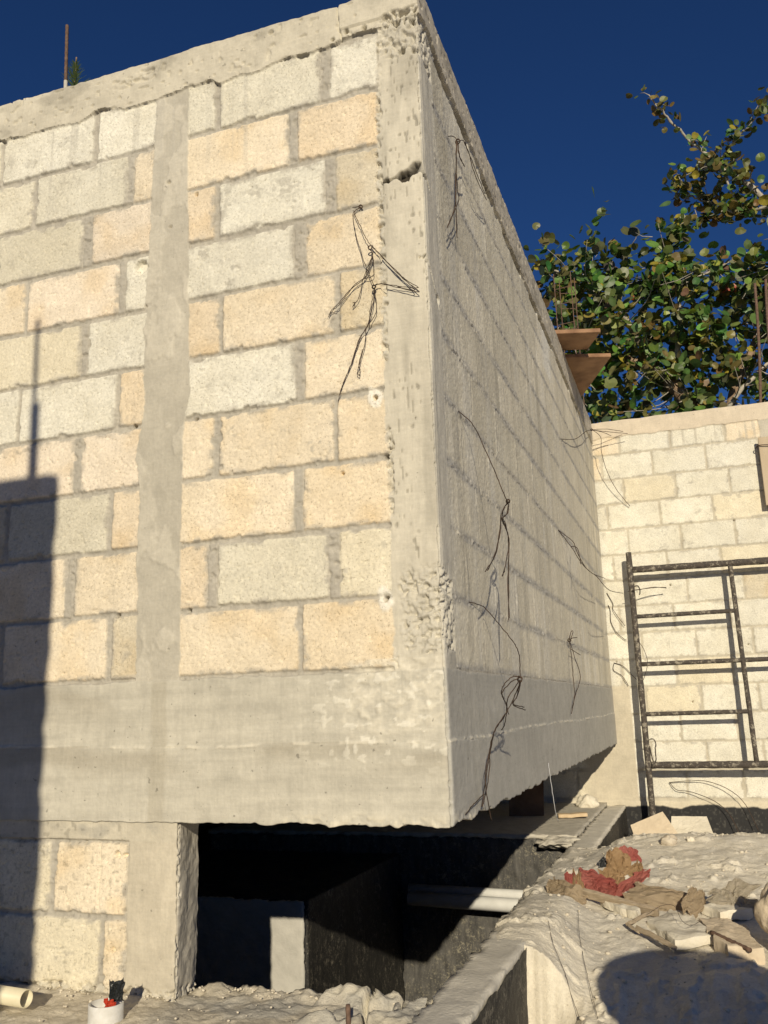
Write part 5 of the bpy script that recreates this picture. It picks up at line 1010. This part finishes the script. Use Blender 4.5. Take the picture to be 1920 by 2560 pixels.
for k, v in BR.items():
    ph = rng.uniform(0, 6); pts = [Vector((x, 8.0 + (0 if k in ('limb',) else .22 * math.sin(ph + i * .8) * min(1, i)), z)) for i, (x, z) in enumerate(v)]
    if k == 'limb': pts = [Vector((1.25, 8.3, -1.15)), Vector((1.22, 8.25, .8))] + pts
    if k == 'bare': pts[0] = B3['l4'][-1].copy()
    if k == 'u2': pts[0] = B3['l4'][-1].copy() - Vector((0, 0, .05))
    pts = smooth_path(pts, 6); B3[k] = pts
    pts = [p + Vector((rng.uniform(-1, 1), rng.uniform(-1, 1), rng.uniform(-1, 1))) * (.012 if 0 < i < len(pts) - 1 else 0) for i, p in enumerate(pts)]
    tube(bmB if k in ('limb', 'l4') else bmP, pts, BRR[k][0] * (1.5 if k == 'limb' else 1), 8, BRR[k][1], jit=.25, rng=rng)
bm_obj('trunk', bmB, M_BARK, tree, True)
def inside(p, poly):
    x, y = p; c = False; n = len(poly)
    for i in range(n):
        x1, y1 = poly[i]; x2, y2 = poly[i - 1]
        if (y1 > y) != (y2 > y) and x < (x2 - x1) * (y - y1) / (y2 - y1) + x1: c = not c
    return c
leaves = []                                                    # (position, normal, radius, colour)
GREENS = [(.105, .150, .038), (.075, .115, .030), (.16, .20, .05), (.055, .085, .026), (.125, .145, .042), (.085, .095, .04), (.06, .10, .03)]
def leafcol(upper):
    r = rng.random()
    if r < .003: return (.34, .06, .03)
    if r < .05: return (.30, .25, .035)
    if r < (.38 if upper else .11): return (rng.uniform(.10, .17), rng.uniform(.085, .12), .03)
    return tuple(c * rng.uniform(.8, 1.7) for c in rng.choice(GREENS))
def leaf(p, upper, R0=None):
    if inside((p.x, p.z), HOLES[0]): return
    n = Vector((rng.gauss(.05, .65), rng.gauss(-.55, .55), rng.gauss(.45, .6)))
    if n.length < .1: n = Vector((0, -1, .3))
    leaves.append((p, n.normalized(), (R0 or (rng.uniform(.032, .056) if upper else rng.triangular(.032, .082, .050))), leafcol(upper)))
def twig_to(p, near, r=.004):
    q = min((b for k in near for b in B3[k]), key=lambda b: (b - p).length + (b.z - p.z) * .3)
    m = p.lerp(q, .5) + Vector((rng.uniform(-.08, .08), rng.uniform(-.08, .08), -.06)); tube(bmP, smooth_path([q, m, p], 3), r * 2.0, 5, r * .6, rng=rng)
clumps = 0
while clumps < 780:
    x = rng.uniform(-.85, 3.5); z = rng.uniform(3.1, 5.9)
    if x > 2.2 and rng.random() < .55: continue
    if not inside((x, z), MASS) or any(inside((x, z), h) for h in HOLES): continue
    y = 8.0 + rng.gauss(0, .42); p = Vector((x, y, z)); clumps += 1
    if rng.random() < .22: twig_to(p, ('limb', 'l2', 'l3', 'l4', 'l5', 'l6', 'l8'))
    for i in range(rng.randint(4, 9)):
        q = p + Vector((rng.gauss(0, .09), rng.gauss(0, .12), rng.gauss(0, .075)))
        if any(inside((q.x, q.z), h) for h in HOLES): continue
        leaf(q, False)
for k in ('u2', 'u3', 'u4', 'u5', 'bare', 'l7', 'l2', 'l8', 'l4'):
    pts = B3[k]; N = len(pts)
    for i, p in enumerate(pts):
        if k == 'l4' and (p.z < 4.6 or p.z > 5.1): continue
        if k == 'bare':
            dens = 3 if i > N * .86 else (2.2 if i > N * .55 else 3)
            if rng.random() < .35 and i > N * .35: continue
        else: dens = 4.5
        for j in range(int(dens + rng.random())):
            q = p + Vector((rng.gauss(0, .06), rng.gauss(0, .10), rng.gauss(.015, .06)))
            leaf(q, k[0] in 'ub')
    if k in ('u2', 'u4', 'u5', 'u3', 'bare'):
        for i in range(0, N, 4):
            p = pts[i]; q = p + Vector((rng.uniform(-.18, .18), rng.uniform(-.2, .2), rng.uniform(-.05, .25))); tube(bmP, [p, p.lerp(q, .5) + Vector((0, 0, .02)), q], .006, 5, .003, rng=rng)
            for j in range(4): leaf(q + Vector((rng.gauss(0, .05), rng.gauss(0, .05), rng.gauss(0, .05))), True)
UP = [(1.15, 6.38), (1.35, 6.2), (1.75, 6.0), (2.1, 5.95), (2.6, 5.8), (3.5, 5.6), (3.6, 7.1), (2.4, 7.05), (2.0, 6.7), (1.8, 6.62), (1.62, 6.42), (1.35, 6.45)]
c2 = 0
while c2 < 48:
    x = rng.uniform(1.0, 3.5); z = rng.uniform(5.3, 7.1)
    if not inside((x, z), UP) or (x > 2.3 and rng.random() < .4): continue
    p = Vector((x, 8 + rng.gauss(0, .35), z)); c2 += 1
    if rng.random() < .35: twig_to(p, ('u2', 'bare', 'u3', 'u4', 'u5'))
    for i in range(rng.randint(3, 7)): leaf(p + Vector((rng.gauss(0, .08), rng.gauss(0, .08), rng.gauss(0, .07))), True)
for i in range(90):                                           # bare twigs through the crown
    x = rng.uniform(-.6, 2.4); z = rng.uniform(3.4, 5.6)
    if inside((x, z), MASS):
        p = Vector((x, 8 + rng.gauss(0, .4), z)); a = rng.uniform(0, 6.28); L = rng.uniform(.15, .45); q = p + Vector((math.cos(a) * L, rng.uniform(-.1, .1), abs(math.sin(a)) * L * .8))
        tube(bmP, [p, p.lerp(q, .5) + Vector((rng.uniform(-.03, .03), 0, rng.uniform(-.03, .03))), q], .006, 4, .003, rng=rng)
bm_obj('branch', bmP, M_TWIG, tree, True)
NL = 12; V = []; Qt = []; CL = []
for (p, n, r, c) in leaves:
    u = n.cross(Vector((rng.uniform(-1, 1), rng.uniform(-1, 1), rng.uniform(-1, 1)))).normalized(); w = n.cross(u); b0 = len(V); cup = rng.uniform(-.25, .35); asp = rng.uniform(.85, 1.12)
    fold_ = rng.uniform(-.05, .35)
    V.append(p - n * r * cup * .6); CL.append((c[0] * 1.15, c[1] * 1.15, c[2] * 1.1, 1))
    for i in range(NL):
        a = 2 * math.pi * i / NL; rr = r * (1 + .05 * math.sin(3 * a + b0)) * (1 - .22 * math.exp(-((a - math.pi) / .28) ** 2))
        V.append(p + u * math.cos(a) * rr * asp + w * math.sin(a) * rr + n * r * (cup * .4 + fold_ * abs(math.sin(a)))); CL.append((*c, 1))
    for i in range(NL): Qt.append((b0, b0 + 1 + i, b0 + 1 + (i + 1) % NL))
m, nt, b = newmat('sea_grape_leaf')
at = nt.nodes.new('ShaderNodeAttribute'); at.attribute_name = 'Col'
cc = mixc(nt, 1.0, at.outputs['Color'], ramp(nt, noise(nt, coords(nt), 18, 3), [(.3, .8), (.7, 1.2)]), 'MULTIPLY')
nt.links.new(cc, b.inputs['Base Color']); b.inputs['Roughness'].default_value = .42; b.inputs['Specular IOR Level'].default_value = .4
tr = nt.nodes.new('ShaderNodeBsdfTranslucent'); nt.links.new(mixc(nt, 1.0, cc, (1.1, 1.2, .5), 'MULTIPLY'), tr.inputs['Color'])
mx = nt.nodes.new('ShaderNodeMixShader'); mx.inputs[0].default_value = .25
nt.links.new(b.outputs[0], mx.inputs[1]); nt.links.new(tr.outputs[0], mx.inputs[2]); nt.links.new(mx.outputs[0], nt.nodes['Material Output'].inputs['Surface'])
link('crown', np_mesh('crown', np.array([tuple(v) for v in V]), np.array(Qt), np.array(CL), smooth=False), m, tree)
# far off pine tips just showing over the roof
bm = bmesh.new(); 
for i in range(110):
    h_ = rng.random(); a = rng.uniform(0, 6.28); p = Vector((-6.35, 6, 8.40 + h_ * .42)); L = .16 * (1 - h_) + .05
    q = p + Vector((math.cos(a) * L, math.sin(a) * L, L * .9)); s_ = Vector((.008, .004, 0)); vs = [bm.verts.new(x) for x in (p - s_, p + s_, q)]; bm.faces.new(vs)
pine = empty('pine_tree', (-6.35, 6, -1.15), 'tip of a dark green pine just showing over the roof edge beside the rebar', 'tree')
bm_obj('crown', bm, mat_simple('pine_needles', (.035, .06, .02), (.06, .09, .03), 20, .8, 0), pine)
bm = bmesh.new(); tube(bm, [(-6.35, 6, -1.15), (-6.36, 6, 4), (-6.35, 6, 8.9)], .16, 8, .01); bm_obj('trunk', bm, M_BARK, pine, True)

GROUPS = {'bag_paper': 'torn bag papers in the heap on the dirt', 'broken_slab': 'broken slabs on the dirt', 'tie_wire': 'tie wires left in the walls and on the ground', 'rebar_rod': 'loose and standing rebar rods',
          'formwork_board': 'formwork boards on the side wall', 'plastic_pipe': 'plastic pipes', 'wood_stick': 'sticks by the big slab', 'stone': 'loose stones', 'concrete_tile': 'tiles at the foot of the back wall', 'wood_plank': 'loose plank ends'}
for o in bpy.data.objects:
    k = o.name.split('.')[0]
    if o.parent is None and k in GROUPS: o['group'] = GROUPS[k]
